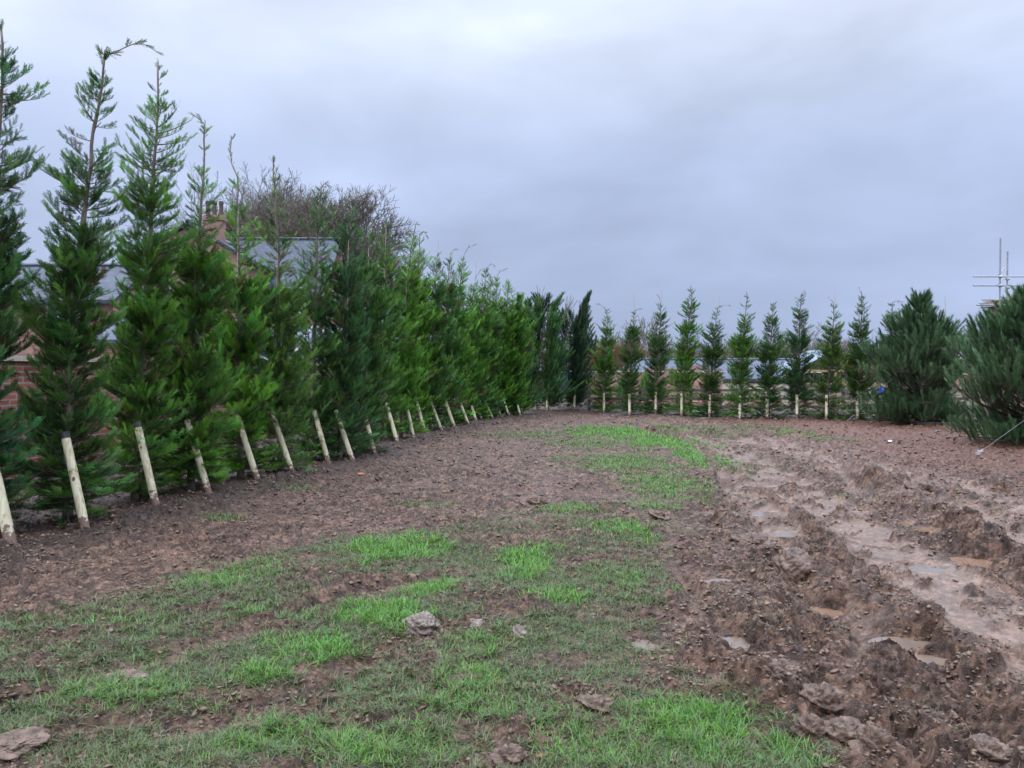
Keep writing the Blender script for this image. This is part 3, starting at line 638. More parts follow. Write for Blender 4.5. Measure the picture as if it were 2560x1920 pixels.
    V_, T_, C_ = place(SPR[lod], np.array(P), np.array(D), np.array(Nn), np.array(S) * size, np.array(C), rng, np.array([2.0, 1.75, 1.2]))
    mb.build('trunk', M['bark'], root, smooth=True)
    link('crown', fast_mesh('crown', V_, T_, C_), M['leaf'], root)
    if cane:
        c0, c1 = cane; a0 = at(c0[0], c0[1], by); a1 = at(c1[0], c1[1], by)
        ax0 = interp_path(path, max(0.1, a0.z - bz)); 
        MB().tube([(a0.x - bx + .02, -0.05, a0.z - bz), (a1.x - bx, -0.03, a1.z - bz)], [0.010, 0.005], 6).build('support_cane', M['cane'], root)
    return root

def stake(foot, vec, label, group, rad=0.048, tie=False, seed=0):
    rg = random.Random(seed); p = Vector(foot); h = hgt(p.x, p.y); p.z = h
    root = empty('tree_stake', p, label, 'stake', group)
    v = Vector(vec); Ln = v.length; u = v.normalized()
    b = MB(); n = 14; X = u.cross(Vector((0, 0, 1))); X = Vector((1, 0, 0)) if X.length < 1e-3 else X.normalized(); Yv = u.cross(X)
    ks = [-0.12, 0.0, 0.3, 0.6, 0.93, 0.985, 1.0]; rs = [rad, rad, rad * .99, rad * .97, rad * .95, rad * .93, rad * .82]
    for k, r in zip(ks, rs):
        for j in range(n):
            a = 2 * math.pi * j / n; rr = r * (1 + 0.03 * math.sin(3 * a + k * 4) + rg.uniform(-.012, .012))
            b.v.append(tuple(u * (k * Ln) + X * math.cos(a) * rr + Yv * math.sin(a) * rr))
    for k in range(len(ks) - 1):
        for j in range(n): i = k * n + j; i2 = k * n + (j + 1) % n; b.f.append((i, i2, i2 + n, i + n))
    b.f.append(tuple(range(n * (len(ks) - 1), n * len(ks))))
    b.build('post', M['stake'], root, smooth=True)
    if tie:
        t = MB(); q = u * (Ln * 0.99); t.tube([u * (Ln * 0.955), u * (Ln * 1.015)], rad * 1.12, 16); t.tube([q, q + Vector((-0.05, 0.13, 0.01)), q + Vector((-0.1, 0.28, 0.02))], 0.012, 6)
        t.build('rubber_tie', M['rubber'], root)
    return root

# ------------------------------------------------------------------ the rows
PN = [(0, .36, .8), (.04, .42, .95), (.12, .42, 1), (.3, .36, .85), (.48, .34, .85), (.56, .33, .68), (.64, .31, .50), (.75, .27, .38), (.86, .21, .32), (.91, .10, .3), (1, .03, .1)]
PS = [(0, .34, .75), (.05, .42, .95), (.25, .40, .9), (.5, .35, .95), (.58, .33, .75), (.66, .27, .32), (.76, .20, .24), (.86, .08, .15), (1, .02, .04)]
PB = [(0, .28, .4), (.05, .38, .9), (.5, .42, 1), (.7, .36, 1), (.85, .24, .95), (.95, .14, .8), (1, .05, .3)]
DK = (0.050, 0.122, 0.034); BL = (0.042, 0.112, 0.042); MD = (0.066, 0.165, 0.032); BR_ = (0.080, 0.200, 0.032); OL = (0.070, 0.145, 0.038)
PM = [(0, .34, .75), (.05, .42, .95), (.25, .40, .9), (.5, .37, .95), (.62, .35, .85), (.70, .29, .55), (.80, .24, .45), (.90, .14, .35), (.96, .06, .25), (1, .02, .04)]
ordn = ['first', 'second', 'third', 'fourth', 'fifth', 'sixth', 'seventh', 'eighth', 'ninth', 'tenth', 'eleventh', 'twelfth', 'thirteenth', 'fourteenth', 'fifteenth', 'sixteenth', 'seventeenth', 'eighteenth', 'nineteenth', 'twentieth', 'twenty-first', 'twenty-second', 'twenty-third', 'twenty-fourth']
# foot of the stake, track of the stem (bottom to top), tip, cane, tone, profile, what it looks like
LEFT = [
 ((28, 1386), [(-50, 1000), (-30, 600), (0, 260), (3, 60)], None, None, BL, PN, 'tall dark conifer cut by the left edge'),
 ((215, 1345), [(168, 1200), (175, 900), (187, 700), (215, 480), (240, 300), (263, 125)], [(280, 132), (312, 112), (345, 102), (384, 122)], None, DK, PN, 'tall dark conifer whose top arches right over the sky'),
 ((390, 1288), [(338, 1180), (356, 850), (372, 620), (385, 440), (398, 260), (395, 158)], None, ((366, 700), (370, 580)), MD, PN, 'tall green conifer with straight pointed top beside the arching one'),
 ((522, 1255), [(478, 1150), (480, 900), (490, 700), (505, 520), (512, 310)], [(500, 300), (481, 285)], ((474, 940), (492, 700)), MD, PS, 'conifer with bleached leader bent left before brick chimney'),
 ((645, 1218), [(600, 1120), (597, 850), (597, 650), (592, 430), (582, 410)], [(575, 380), (577, 345)], ((592, 850), (597, 520)), BR_, PS, 'bright green conifer with pale cane and kinked bare leader'),
 ((732, 1200), [(700, 1100), (695, 850), (695, 640), (688, 480), (683, 395)], None, ((690, 760), (696, 600)), OL, PS, 'olive conifer with thin bare top before slate roof'),
 ((822, 1168), [(780, 1080), (785, 850), (792, 640), (797, 520), (803, 468)], [(810, 460), (818, 460)], None, DK, PN, 'dark conifer in front of the bare tree crowns'),
 ((883, 1162), [(850, 1080), (860, 850), (867, 650), (878, 505)], [(895, 492), (918, 484), (942, 494)], ((866, 900), (872, 600)), BL, PS, 'dark blue green conifer with wispy top blown right'),
 ((937, 1147), [(905, 1060), (915, 850), (921, 690), (923, 565)], None, ((917, 740), (922, 620)), DK, PS, 'very dark narrow conifer at right side of slate roof'),
 ((995, 1118), [(955, 1050), (958, 850), (964, 700), (965, 560)], None, ((955, 880), (966, 560)), MD, PS, 'conifer with long pale cane before right edge of bare trees'),
 ((1035, 1108), [(1003, 1050), (1010, 850), (1018, 720), (1028, 620), (1040, 560)], [(1050, 562)], ((1012, 770), (1018, 700)), BR_, PS, 'light green conifer leaning right at bare trees edge'),
 ((1062, 1092), [(1035, 1020), (1040, 850), (1046, 700), (1050, 585)], [(1060, 580), (1068, 592)], ((1044, 765), (1047, 700)), BR_, PS, 'light green conifer with hooked tip against open sky'),
 ((1105, 1087), [(1075, 1020), (1080, 850), (1086, 750), (1093, 640)], [(1103, 630)], ((1084, 780), (1097, 602)), DK, PS, 'conifer with thin cane poking above its tip'),
 ((1137, 1077), [(1110, 1010), (1112, 850), (1117, 740), (1126, 640)], [(1133, 626), (1143, 624)], ((1120, 720), (1133, 620)), DK, PS, 'dark conifer with forked tip behind the right leaning one'),
 ((1172, 1071), [(1140, 1010), (1142, 850), (1147, 740), (1158, 645)], [(1168, 622), (1187, 612)], None, BR_, PS, 'conifer with dark leader sweeping right at mid row'),
 ((1191, 1060), [(1168, 1000), (1173, 850), (1182, 740), (1190, 690)], [(1200, 678)], ((1184, 740), (1191, 655)), MD, PS, 'conifer with upright cane after the sweeping leader'),
 ((1204, 1057), [(1190, 1000), (1198, 850), (1208, 730), (1216, 672)], [(1228, 660), (1236, 666)], None, MD, PS, 'green conifer with two curled top shoots'),
 ((1232, 1052), [(1212, 1000), (1222, 850), (1227, 690)], None, ((1226, 730), (1228, 682)), DK, PS, 'short leader conifer between two taller curled tops'),
 ((1252, 1047), [(1232, 1000), (1236, 850), (1243, 690)], [(1252, 678), (1265, 672)], None, BR_, PS, 'bright conifer with hooked tip near far end'),
 ((1273, 1047), [(1255, 1000), (1263, 850), (1271, 698)], None, None, BR_, PS, 'slender conifer with straight thin tip near far end'),
 ((1288, 1044), [(1268, 1000), (1278, 850), (1284, 740)], [(1292, 732), (1302, 732)], None, MD, PS, 'low topped conifer near far end of row'),
 ((1301, 1046), [(1284, 1000), (1290, 850), (1297, 742)], None, None, MD, PB, 'bushy conifer with rounded top near corner'),
 ((1308, 1041), [(1300, 1000), (1306, 850), (1318, 752)], None, None, BL, PB, 'bushy dark conifer leaning right near corner'),
 ((1326, 1030), [(1318, 990), (1325, 850), (1345, 750)], None, None, DK, PB, 'last windswept bushy conifer before the corner')]
for i, (ft, tr, tp_, cn, tone, pf, lab) in enumerate(LEFT):
    g = gr(*ft); base = (g.x - 0.40, g.y + 0.50)
    if i == 0: base = (hx(-70, g.y + .5), g.y + 0.5)
    if 3 <= i <= 14: base = (base[0], g.y + .40)
    if i > 14: base = (g.x - 0.30, g.y + 0.45)
    lod = 0 if i < 5 else (1 if i < 11 else 2)
    # the stem's root sits straight below its lowest seen point
    if pf is PS and i >= 6: pf = PM
    if 3 <= i < 21: pf = [(a_, b_ * (1.14 if a_ < .64 else 1.0), c_) for a_, b_, c_ in pf]
    base = (hx(tr[0][0] - (4 if i < 3 else 0), base[1]), base[1])
    conifer(tr, base[1], base, pf, tone, 100 + i, '%s, %s in the left row' % (lab, ordn[i]), 'staked conifers along the left row', lod, tip=tp_, cane=cn, rise=0.30 if i < 21 else 0.7, wind=(0.0, 0.0) if i < 21 else (0.35, 0.15),
            dens=(1.1 if i < 3 else 1.25 if lod == 0 else 1.15) * (1.15 if pf is PB else 1), size=1.0)
    ln = [.95, .98, .95, .93, .98, .95, .92, .92, .75, .9, .7, .8, .8, .8, .7, .5, .5, .6, .7, .8, .6, .5, .45, .5][i]
    stake((g.x, g.y, 0), (-0.31 * ln + random.uniform(-.07, .05), 0.22 + random.uniform(-.05, .05), 0.93 * ln), ('pale round wooden stake leaning left, ' + ordn[i] + ' from the left in the left row' + (', black tie' if i in (1, 2) else '')),
          'pale stakes along the left row', rad=0.042 if i else 0.048, tie=i in (1, 2), seed=i)

CORNER = [((1367, 1035), [(1370, 980), (1373, 850), (1382, 780), (1410, 732)], BL, 'windswept dense conifer left of two at the row corner'),
          ((1435, 1033), [(1436, 980), (1440, 850), (1455, 780), (1478, 728)], (0.026, 0.062, 0.036), 'windswept dark conifer right of two at the row corner')]
PC = [(0, .48, .8), (.05, .62, 1), (.3, .58, 1), (.45, .46, 1), (.6, .44, .9), (.78, .27, .75), (.9, .13, .6), (1, .03, .3)]
for i, (ft, tr, tone, lab) in enumerate(CORNER):
    g = gr(*ft); base = (hx(tr[0][0], g.y + .4), g.y + 0.4)
    conifer(tr, base[1], base, PC, tone, 200 + i, lab, 'windswept conifers at the corner', 1, rise=0.95, wind=(0.45, 0.25), dens=1.7)
    stake((g.x, g.y, 0), (0.03 + g.x / g.y * .3, 0.3, 0.75), 'short pale stake at foot of the %s windswept corner conifer' % ('left', 'right')[i], 'stakes of the far row', rad=0.045, seed=40 + i)
FAR = [
 ((1510, 1038), [(1510, 980), (1515, 880), (1520, 800), (1515, 775)], [(1505, 765), (1496, 760)], None, MD, 'far row conifer with tip bent left beside windswept pair'),
 ((1574, 1043), [(1574, 980), (1578, 880), (1583, 800), (1584, 778)], [(1592, 773), (1604, 773)], ((1584, 820), (1584, 727)), DK, 'far row conifer with round crown and tall bare cane'),
 ((1639, 1043), [(1640, 980), (1645, 880), (1652, 790), (1650, 748)], [(1646, 740)], ((1652, 770), (1654, 727)), DK, 'far row conifer before brown hedge with cane at tip'),
 ((1704, 1047), [(1708, 980), (1716, 880), (1724, 790), (1730, 740), (1727, 715)], None, None, BR_, 'tallest bright green conifer of the far row'),
 ((1774, 1049), [(1776, 980), (1782, 880), (1790, 800), (1795, 768)], [(1803, 765), (1825, 763)], ((1795, 770), (1798, 738)), DK, 'far row conifer whose top shoot stretches right under a cane'),
 ((1849, 1054), [(1850, 980), (1856, 880), (1865, 780), (1868, 740)], [(1866, 727)], None, MD, 'green far row conifer with upright tip before slate roof'),
 ((1918, 1054), [(1920, 980), (1925, 880), (1931, 800), (1932, 760)], None, None, DK, 'dark short far row conifer between taller green ones'),
 ((1992, 1054), [(1995, 980), (1998, 880), (2000, 780), (2004, 735)], [(2012, 728), (2014, 738)], None, BL, 'wide topped far row conifer with curled tip'),
 ((2066, 1056), [(2070, 980), (2078, 880), (2084, 790), (2083, 755)], [(2072, 745)], ((2085, 770), (2086, 728)), OL, 'far row conifer before the timber gable'),
 ((2145, 1056), [(2146, 980), (2150, 880), (2155, 780), (2153, 735)], [(2146, 717)], None, DK, 'dark far row conifer right of the timber gable'),
 ((2221, 1058), [(2222, 980), (2226, 880), (2230, 790), (2230, 760)], [(2240, 752), (2258, 755)], None, OL, 'far row conifer half hidden by the left pine'),
 ((2352, 1056), [(2352, 980), (2356, 880), (2360, 800), (2362, 780)], None, ((2361, 800), (2361, 740)), DK, 'far row conifer hidden behind the left pine, cane showing')]
for i, (ft, tr, tp_, cn, tone, lab) in enumerate(FAR):
    g = gr(*ft); base = (hx(tr[0][0], g.y + .4), g.y + 0.4)
    pf = [(0, .52, 1), (.05, .57, 1), (.14, .48, 1), (.3, .40 + random.uniform(-.05, .05), .95), (.5, .40, 1), (.62, .36, .9), (.68, .30, .6), (.8, .21, .5), (.9, .12, .4), (1, .03, .1)]
    if i == 1: pf = [(0, .25, .3), (.05, .36, .8), (.4, .36, 1), (.7, .36, 1), (.78, .2, .9), (.84, .08, .3), (1, .05, .25)]
    tone = tuple(c * .86 for c in tone)
    conifer(tr, base[1], base, pf, tone, 300 + i, lab, 'staked conifers in the far row', 1, tip=tp_, cane=cn, rise=0.22, dens=0.92)
    stake((g.x, g.y, 0), (random.uniform(-.02, .02) - (0.05 if i > 8 else 0) + g.x / g.y * .28, 0.28, 0.72), 'pale upright stake, %s from the left of the far row' % ordn[i], 'stakes of the far row', rad=0.046, seed=60 + i)

# ------------------------------------------------------------------ pines
def brush_template(n, rng):
    V = []; T = []; tl = []
    for i in range(n):
        t = rng.uniform(0.0, 1.0); a = i * 2.399; sp = rng.uniform(0.3, 0.65) * (1.15 - 0.5 * t); L = rng.uniform(0.28, 0.40)
        p = np.array([0, t * 0.85, 0]); d = np.array([math.cos(a) * math.sin(sp), math.cos(sp), math.sin(a) * math.sin(sp)]); s = np.cross(d, [0.3, 0.2, 0.9]); s /= np.linalg.norm(s)
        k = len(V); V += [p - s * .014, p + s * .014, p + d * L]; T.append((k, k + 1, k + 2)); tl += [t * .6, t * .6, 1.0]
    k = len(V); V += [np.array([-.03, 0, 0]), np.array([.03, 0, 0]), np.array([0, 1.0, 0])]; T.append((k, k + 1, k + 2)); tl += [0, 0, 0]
    return np.array(V, np.float32), np.array(T, np.int32), np.array(tl, np.float32)
BRUSH = [brush_template(64, np.random.default_rng(s)) for s in (1, 2, 3)]
def pine(base, H, prof, seed, label, nbr, tone, leanx=0.0, group='dark pines', bend=0.9, lod=1.0):
    rng = np.random.default_rng(seed); bx, by = base; bz = hgt(bx, by) if by < 30 else 0
    root = empty('pine_tree', (bx, by, bz), label, 'tree', group)
    mb = MB(); zs = np.linspace(-.05, H * .95, 12); tp = [(leanx * (z / H) ** 1.5 + rng.normal(0, .01), rng.normal(0, .01), z) for z in zs]
    mb.tube(tp, [0.075 * (1 - 0.9 * max(z, 0) / H) + .006 for z in zs], 8)
    pz = np.array([p[0] for p in prof]) * H; pr = np.array([p[1] for p in prof])
    P, D, Nn, S, C = [], [], [], [], []; tone = np.array(tone)
    for b in range(nbr):
        u_ = rng.uniform(0, 1); z = (0.04 + 0.92 * u_ ** 0.95) * H; a = b * 2.399 + rng.normal(0, .3)
        zt = z  # height reached at the crown surface
        L = np.interp(zt, pz, pr) * rng.uniform(0.55, 1.18)
        p0 = np.array([leanx * (z / H) ** 1.5, 0, max(0.08, z - min(0.25, L * .25))]); dr = np.array([math.cos(a), math.sin(a), 0])
        cur = [p0 + dr * L * s + np.array([0, 0, (bend if z > .25 * H else -.05) * 0.45 * L * s ** 2.0 + 0.05 * s]) for s in np.linspace(0, 1, 6)]
        mb.tube([tuple(c) for c in cur], [0.018 * (1 - .75 * i / 5) * min(1, L + .3) + .002 for i in range(6)], 5, cap=False)
        shade = rng.uniform(0.75, 1.25)
        m = int((5 + 10 * L) * lod)
        for j in range(m):
            nd = rng.choice((.42, .6, .76, .9, 1.0), p=(.12, .18, .22, .24, .24)); s = min(1.0, nd + rng.normal(0, .02)) * (0.55 if (z < .25 * H and rng.uniform() < .35) else 1); i = min(int(s * 5), 4); f = s * 5 - i; p = cur[i] * (1 - f) + cur[i + 1] * f
            side = np.array([-dr[1], dr[0], 0]) * rng.normal(0, .75)
            off = (side * 0.20 + np.array([0, 0, rng.uniform(-.04, .12)])) * min(1, L)
            d = dr * rng.uniform(0.05, 0.55) + side * 0.25 + np.array([0, 0, rng.uniform(0.55, 1.25)]) * bend
            P.append(p + off); D.append(d); Nn.append(rng.normal(0, 1, 3)); S.append(rng.uniform(0.22, 0.40)); C.append(tone * shade * rng.uniform(.5, 1.6))
            if s > 0.5 and rng.uniform() < 0.5: mb.tube([tuple(p), tuple(p + off)], [.006, .004], 3, cap=False)
    for k in range(7):  # leader candles
        P.append(np.array([leanx + rng.normal(0, .04), rng.normal(0, .04), H * (0.80 + 0.02 * k)])); D.append(np.array([rng.normal(0, .15), rng.normal(0, .15), 1])); Nn.append(rng.normal(0, 1, 3)); S.append(.26); C.append(tone * 1.1)
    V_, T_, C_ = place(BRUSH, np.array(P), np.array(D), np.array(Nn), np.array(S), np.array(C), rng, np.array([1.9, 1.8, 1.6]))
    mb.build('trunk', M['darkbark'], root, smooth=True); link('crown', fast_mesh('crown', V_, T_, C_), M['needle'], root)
    return root
PT = (0.058, 0.112, 0.052)
gA = gr(2290, 1066); pine((gA.x, gA.y), 3.62, [(0, .8), (.1, 1.2), (.3, 1.32), (.45, 1.22), (.6, .95), (.75, .58), (.88, .20), (1, .02)], 1, 'broad blue green pine at right end of the far row', 260, PT, leanx=.1)
gB = gr(2578, 1118); pine((gB.x, gB.y), 3.1, [(0, .9), (.1, 1.3), (.3, 1.5), (.5, 1.32), (.65, .98), (.8, .5), (.92, .22), (1, .05)], 2, 'nearest broad pine cut by the right edge', 270, PT, leanx=-.05)
pine((hx(1350, 30), 30), hz(742, 30), [(0, .3), (.3, .9), (.6, .95), (.85, .6), (1, .2)], 3, 'pine showing above the corner left of the windswept pair', 110, (0.026, 0.055, 0.026), group='pines behind the corner', lod=.7)
pine((hx(1432, 31), 31), hz(772, 31), [(0, .3), (.3, .9), (.6, .95), (.85, .7), (1, .25)], 4, 'pine showing between the two windswept corner conifers', 110, (0.030, 0.060, 0.024), group='pines behind the corner', lod=.7)

# guy ropes with ground anchors
def guy(a, b, label, tape=False):
    a = Vector(a); a.z = hgt(a.x, a.y) + 0.02; b = Vector(b)
    root = empty('guy_rope', a, label, 'rope', 'guy ropes of the pines')
    d = b - a; n = 10
    MB().tube([d * (i / n) + Vector((0, 0, -0.02 * math.sin(math.pi * i / n))) for i in range(n + 1)], 0.0042, 6).build('rope', M['rope'], root)
    u = d.normalized(); r = MB(); s = Vector((0, 0, 1)).cross(u).normalized(); c = u * 0.03
    r.tube([c + u * 0.10 * math.cos(t) * 1.0 + s * 0.03 * math.sin(t) for t in np.linspace(0, 2 * math.pi, 17)], 0.008, 6, cap=False)
    r.tube([c - u * .10 + Vector((0, 0, 0)), c - u * 0.2 - Vector((0, 0, .1))], 0.012, 6)
    r.tube([c + u * .10, c + u * .24], [0.018, 0.012], 6); r.tube([c + u * 0.13 - s * .05, c + u * .15 + s * .05], .012, 6)
    r.build('tensioner', M['steel'], root)
    if tape:
        q = d * 0.74; rg = random.Random(4); t = MB()
        for k in range(9):
            e = Vector((rg.uniform(-.14, .14), rg.uniform(-.05, .05), rg.uniform(-.09, .09))); f = Vector((rg.uniform(-.10, .10), rg.uniform(-.04, .04), rg.uniform(-.08, .08)))
            t.prism([q - u * .05, q + e, q + f], (0.004, 0.006, 0.004))
        t.build('tape_flag', M['blue'], root)
ga = gr(2115, 1062); guy(ga, at(2232, 945, gA.y - .6), 'thin guy rope with blue tape running up into the left pine', True)
ga = gr(2338, 1092); guy(ga, at(2470, 990, gB.y - .3), 'thin guy rope anchored between the two pines')
ga = gr(2440, 1150); guy(ga, at(2640, 990, gB.y - .4), 'nearest guy rope rising to the pine at right edge')
ga = gr(2455, 1082); guy(ga, at(2388, 1000, gA.y - .3), 'guy rope leaning left towards the left pine')

# ------------------------------------------------------------------ bare trees
def bare_tree(root_loc, H, spread, seed, levels=6, trunk=0.25, ang=0.5, wind=0.0, fork=0.22, minr=0.012, droop=0.0, n0=3, up=0.35, lens=0.74):
    rg = random.Random(seed); segs = []
    def grow(p, d, L, r, lv):
        n = 3; pts = [p]; rr = [r]
        for i in range(n):
            d = (d + Vector((rg.uniform(-.18, .18) + wind * .05, rg.uniform(-.18, .18), rg.uniform(-.08, .12) - droop))).normalized(); p = p + d * (L / n); pts.append(p); rr.append(max(minr, r * (1 - .3 * (i + 1) / n)))
            if lv >= 2 and lv < levels and rg.random() < .45:
                a = rg.uniform(0, 6.28); q = d.orthogonal().normalized(); q.rotate(Matrix.Rotation(a, 3, d)); grow(p, (d + q * rg.uniform(.6, 1.1)).normalized(), L * rg.uniform(.45, .65), max(minr, r * .45), lv + 1)
        segs.append((pts, rr))
        if lv < levels:
            k = n0 if lv == 0 else rg.choice((2, 2, 3)); a0 = rg.uniform(0, 6.28)
            for j in range(k):
                q = d.orthogonal().normalized(); q.rotate(Matrix.Rotation(a0 + 6.283 * j / k + rg.uniform(-.4, .4), 3, d))
                nd = (d + q * ang * rg.uniform(.7, 1.5) * spread + Vector((0, 0, up * rg.uniform(-.4, .9)))).normalized(); grow(p, nd, L * lens * rg.uniform(.8, 1.15), max(minr, r * .62), lv + 1)
    grow(Vector((0, 0, 0)), Vector((0, 0, 1)), H * fork, trunk, 0)
    zt = float(np.percentile([s[0][-1].z for s in segs], 99.8)); k = H / zt; mb = MB()
    for pts, rr in segs: mb.tube([p * k for p in pts], rr, 6 if rr[0] > .06 else 3, cap=False)
    return mb
def bare_thing(px, top, Y, label, seed, m='twig', group=None, **kw):
    x = hx(px, Y); root = empty('bare_tree', (x, Y, -0.1), label, 'tree', group)
    bare_tree(None, hz(top, Y) + .1, kw.pop('spread', 1.0), seed, **kw).build('branches', M[m], root); return root
G1 = 'bare winter trees behind the house'
bare_thing(720, 462, 56, 'large bare rounded tree behind the slate roof', 3, group=G1, levels=8, trunk=.4, spread=1.0, minr=.013, n0=6, up=.38, fork=.25)
bare_thing(775, 500, 55, 'bare spreading tree in the middle behind the roof', 9, group=G1, levels=8, trunk=.35, spread=.95, minr=.013, n0=6, up=.36, fork=.25)
bare_thing(838, 490, 54, 'bare tree right of the slate roof, sloping down right', 12, group=G1, levels=8, trunk=.35, spread=.95, minr=.013, n0=6, up=.36, fork=.25)
bare_thing(640, 455, 70, 'faint pale bare tree behind the chimney', 21, 'paletwig', G1, levels=7, trunk=.3, spread=.9, minr=.012, n0=4, up=.35)
bare_thing(890, 560, 54, 'low bare tree at right end of the house trees', 31, group=G1, levels=7, trunk=.25, spread=.9, minr=.013, n0=4)
G2 = 'thin bare trees beyond the far row'
for px, top, Y, lab, sd, sp in [(1548, 800, 60, 'thin bare tree left of the round crowned far conifer', 41, .8), (1612, 785, 62, 'bare tree with upright limbs right of the tall cane', 42, .7), (1635, 800, 58, 'bare crooked tree before the far wood', 43, .8), (1500, 850, 66, 'small bare tree behind the tip bent left', 44, .9),
                                 (2035, 800, 75, 'pale bare tree left of the timber gable', 45, 1.0), (2070, 822, 78, 'pale bare branching tree above the timber gable', 46, 1.0), (1960, 825, 80, 'bare tree right of the dark short conifer', 47, 1.0), (2440, 838, 90, 'far bare tree between the two pines', 48, 1.0)]:
    bare_thing(px, top, Y, lab, sd, 'paletwig', G2, levels=5, trunk=.16, spread=sp, minr=.016, n0=3, up=.5)
# ivy-clad sapling at the corner
sp_ = bare_thing(1345, 715, 29.5, 'thin bare sapling with pale trunk rising behind the corner', 51, 'paletwig', None, levels=3, trunk=.05, spread=.5, minr=.008, n0=3, up=.8, fork=.6)

# far wood: one mass of twiggy crowns
def far_wood(x0, x1, Y, top, n, seed, colr, name, label, hv=0.25, foot=0.0):
    rng = np.random.default_rng(seed); V = []; T = []; C = []
    xs = np.linspace(hx(x0, Y), hx(x1, Y), n)
    for x in xs:
        x += rng.normal(0, .6); y = Y + rng.uniform(-6, 10); H = (hz(top, Y)) * rng.uniform(1 - hv, 1 + hv * .5); r = H * rng.uniform(.3, .5); c = np.array(colr) * rng.uniform(.75, 1.25)
        m = 420; th = rng.uniform(0, 6.28, m); ph = rng.uniform(-.2, 1.5, m); rr = r * rng.uniform(.3, 1, m)
        p = np.stack([x + rr * np.cos(th) * np.cos(ph), y + rr * np.sin(th) * np.cos(ph), foot + H * .42 + (H * .58) * np.sin(ph) * rr / r], 1)
        low = rng.uniform(0, 1, m) < .35; p[low, 2] = rng.uniform(0, H * .6, low.sum())
        d = rng.normal(0, .35, (m, 3)); d[:, 2] = 1; d *= rng.uniform(.5, 1.3, (m, 1)); s = np.zeros((m, 3)); s[:, 0] = rng.uniform(.02, .06, m)
        k = len(V) * 1; base = sum(len(v) for v in V); V.append(np.stack([p - s, p + s, p + d], 1).reshape(-1, 3)); T.append(np.arange(m * 3).reshape(-1, 3) + base); C.append(np.tile(c, (m * 3, 1)) * rng.uniform(.7, 1.3, (m * 3, 1)))
    o = link(name, fast_mesh(name, np.concatenate(V), np.concatenate(T), np.concatenate(C)), M['leaf']); tag(o, label, 'trees', None, 'stuff'); return o
far_wood(1380, 2700, 150, 858, 150, 1, (0.16, 0.14, 0.135), 'far_wood', 'grey brown bare wood along the horizon')
far_wood(1480, 2500, 105, 885, 110, 2, (0.14, 0.115, 0.09), 'far_hedgerow', 'brown hedgerow in front of the far wood', .35)

# leafy shrubs
def shrub(px0, px1, top, Y, tone, seed, label, name='shrub', n=900, bot=None, cat='shrub', size=0.22):
    rng = np.random.default_rng(seed); x0, x1 = hx(px0, Y), hx(px1, Y); H = hz(top, Y); cx = (x0 + x1) / 2; rx = (x1 - x0) / 2
    root = empty(name, (cx, Y, 0), label, cat)
    th = rng.uniform(0, 6.28, n); u = rng.uniform(-1, 1, n); r = rng.uniform(.45, 1, n) ** .5
    lump = 1 + .22 * np.sin(th * 3 + 2 * u) + .15 * np.sin(5 * th + 4 * u)
    P = np.stack([rx * r * np.cos(th) * np.sqrt(1 - u * u) * lump, rx * .5 * r * np.sin(th) * np.sqrt(1 - u * u) * lump, H * .5 + H * .5 * u * r * np.minimum(lump, 1.1)], 1); P[:, 2] = np.maximum(P[:, 2], 0.02)
    D = P - np.array([0, 0, H * .3]); D += rng.normal(0, .3, P.shape) + np.array([0, 0, .3])
    V_, T_, C_ = place(SPR[2], P, D, rng.normal(0, 1, P.shape), rng.uniform(.7, 1.3, n) * size, np.array(tone) * rng.uniform(.6, 1.3, (n, 1)), rng, np.array([1.2, 1.2, 1]))
    link('foliage', fast_mesh('foliage', V_, T_, C_), M['leaf'], root)
    mb = MB()
    for k in range(6): a = rng.uniform(0, 6.28); mb.tube([(0.1 * math.cos(a), .1 * math.sin(a), -.05), (rx * .5 * math.cos(a), rx * .25 * math.sin(a), H * .7)], [.03, .01], 5)
    mb.build('stems', M['twig'], root); return root
shrub(1455, 1620, 862, 55, (0.20, 0.105, 0.06), 1, 'russet brown beech hedge behind the far row', 'hedge', 2600, cat='hedge', size=.4)
shrub(1536, 1578, 955, 29.5, (0.07, 0.26, 0.03), 2, 'bright green bush left of the round crowned conifer stake', n=700, size=.14)
shrub(1598, 1632, 935, 29.6, (0.08, 0.26, 0.03), 3, 'bright green bush right of the round crowned conifer', n=700, size=.14)
shrub(1935, 1975, 850, 60, (0.09, 0.15, 0.05), 4, 'ivy green shrub beyond the slate roof', n=700, size=.4)
shrub(2030, 2060, 870, 62, (0.09, 0.15, 0.05), 5, 'olive shrub behind the timber gable', n=500, size=.4)

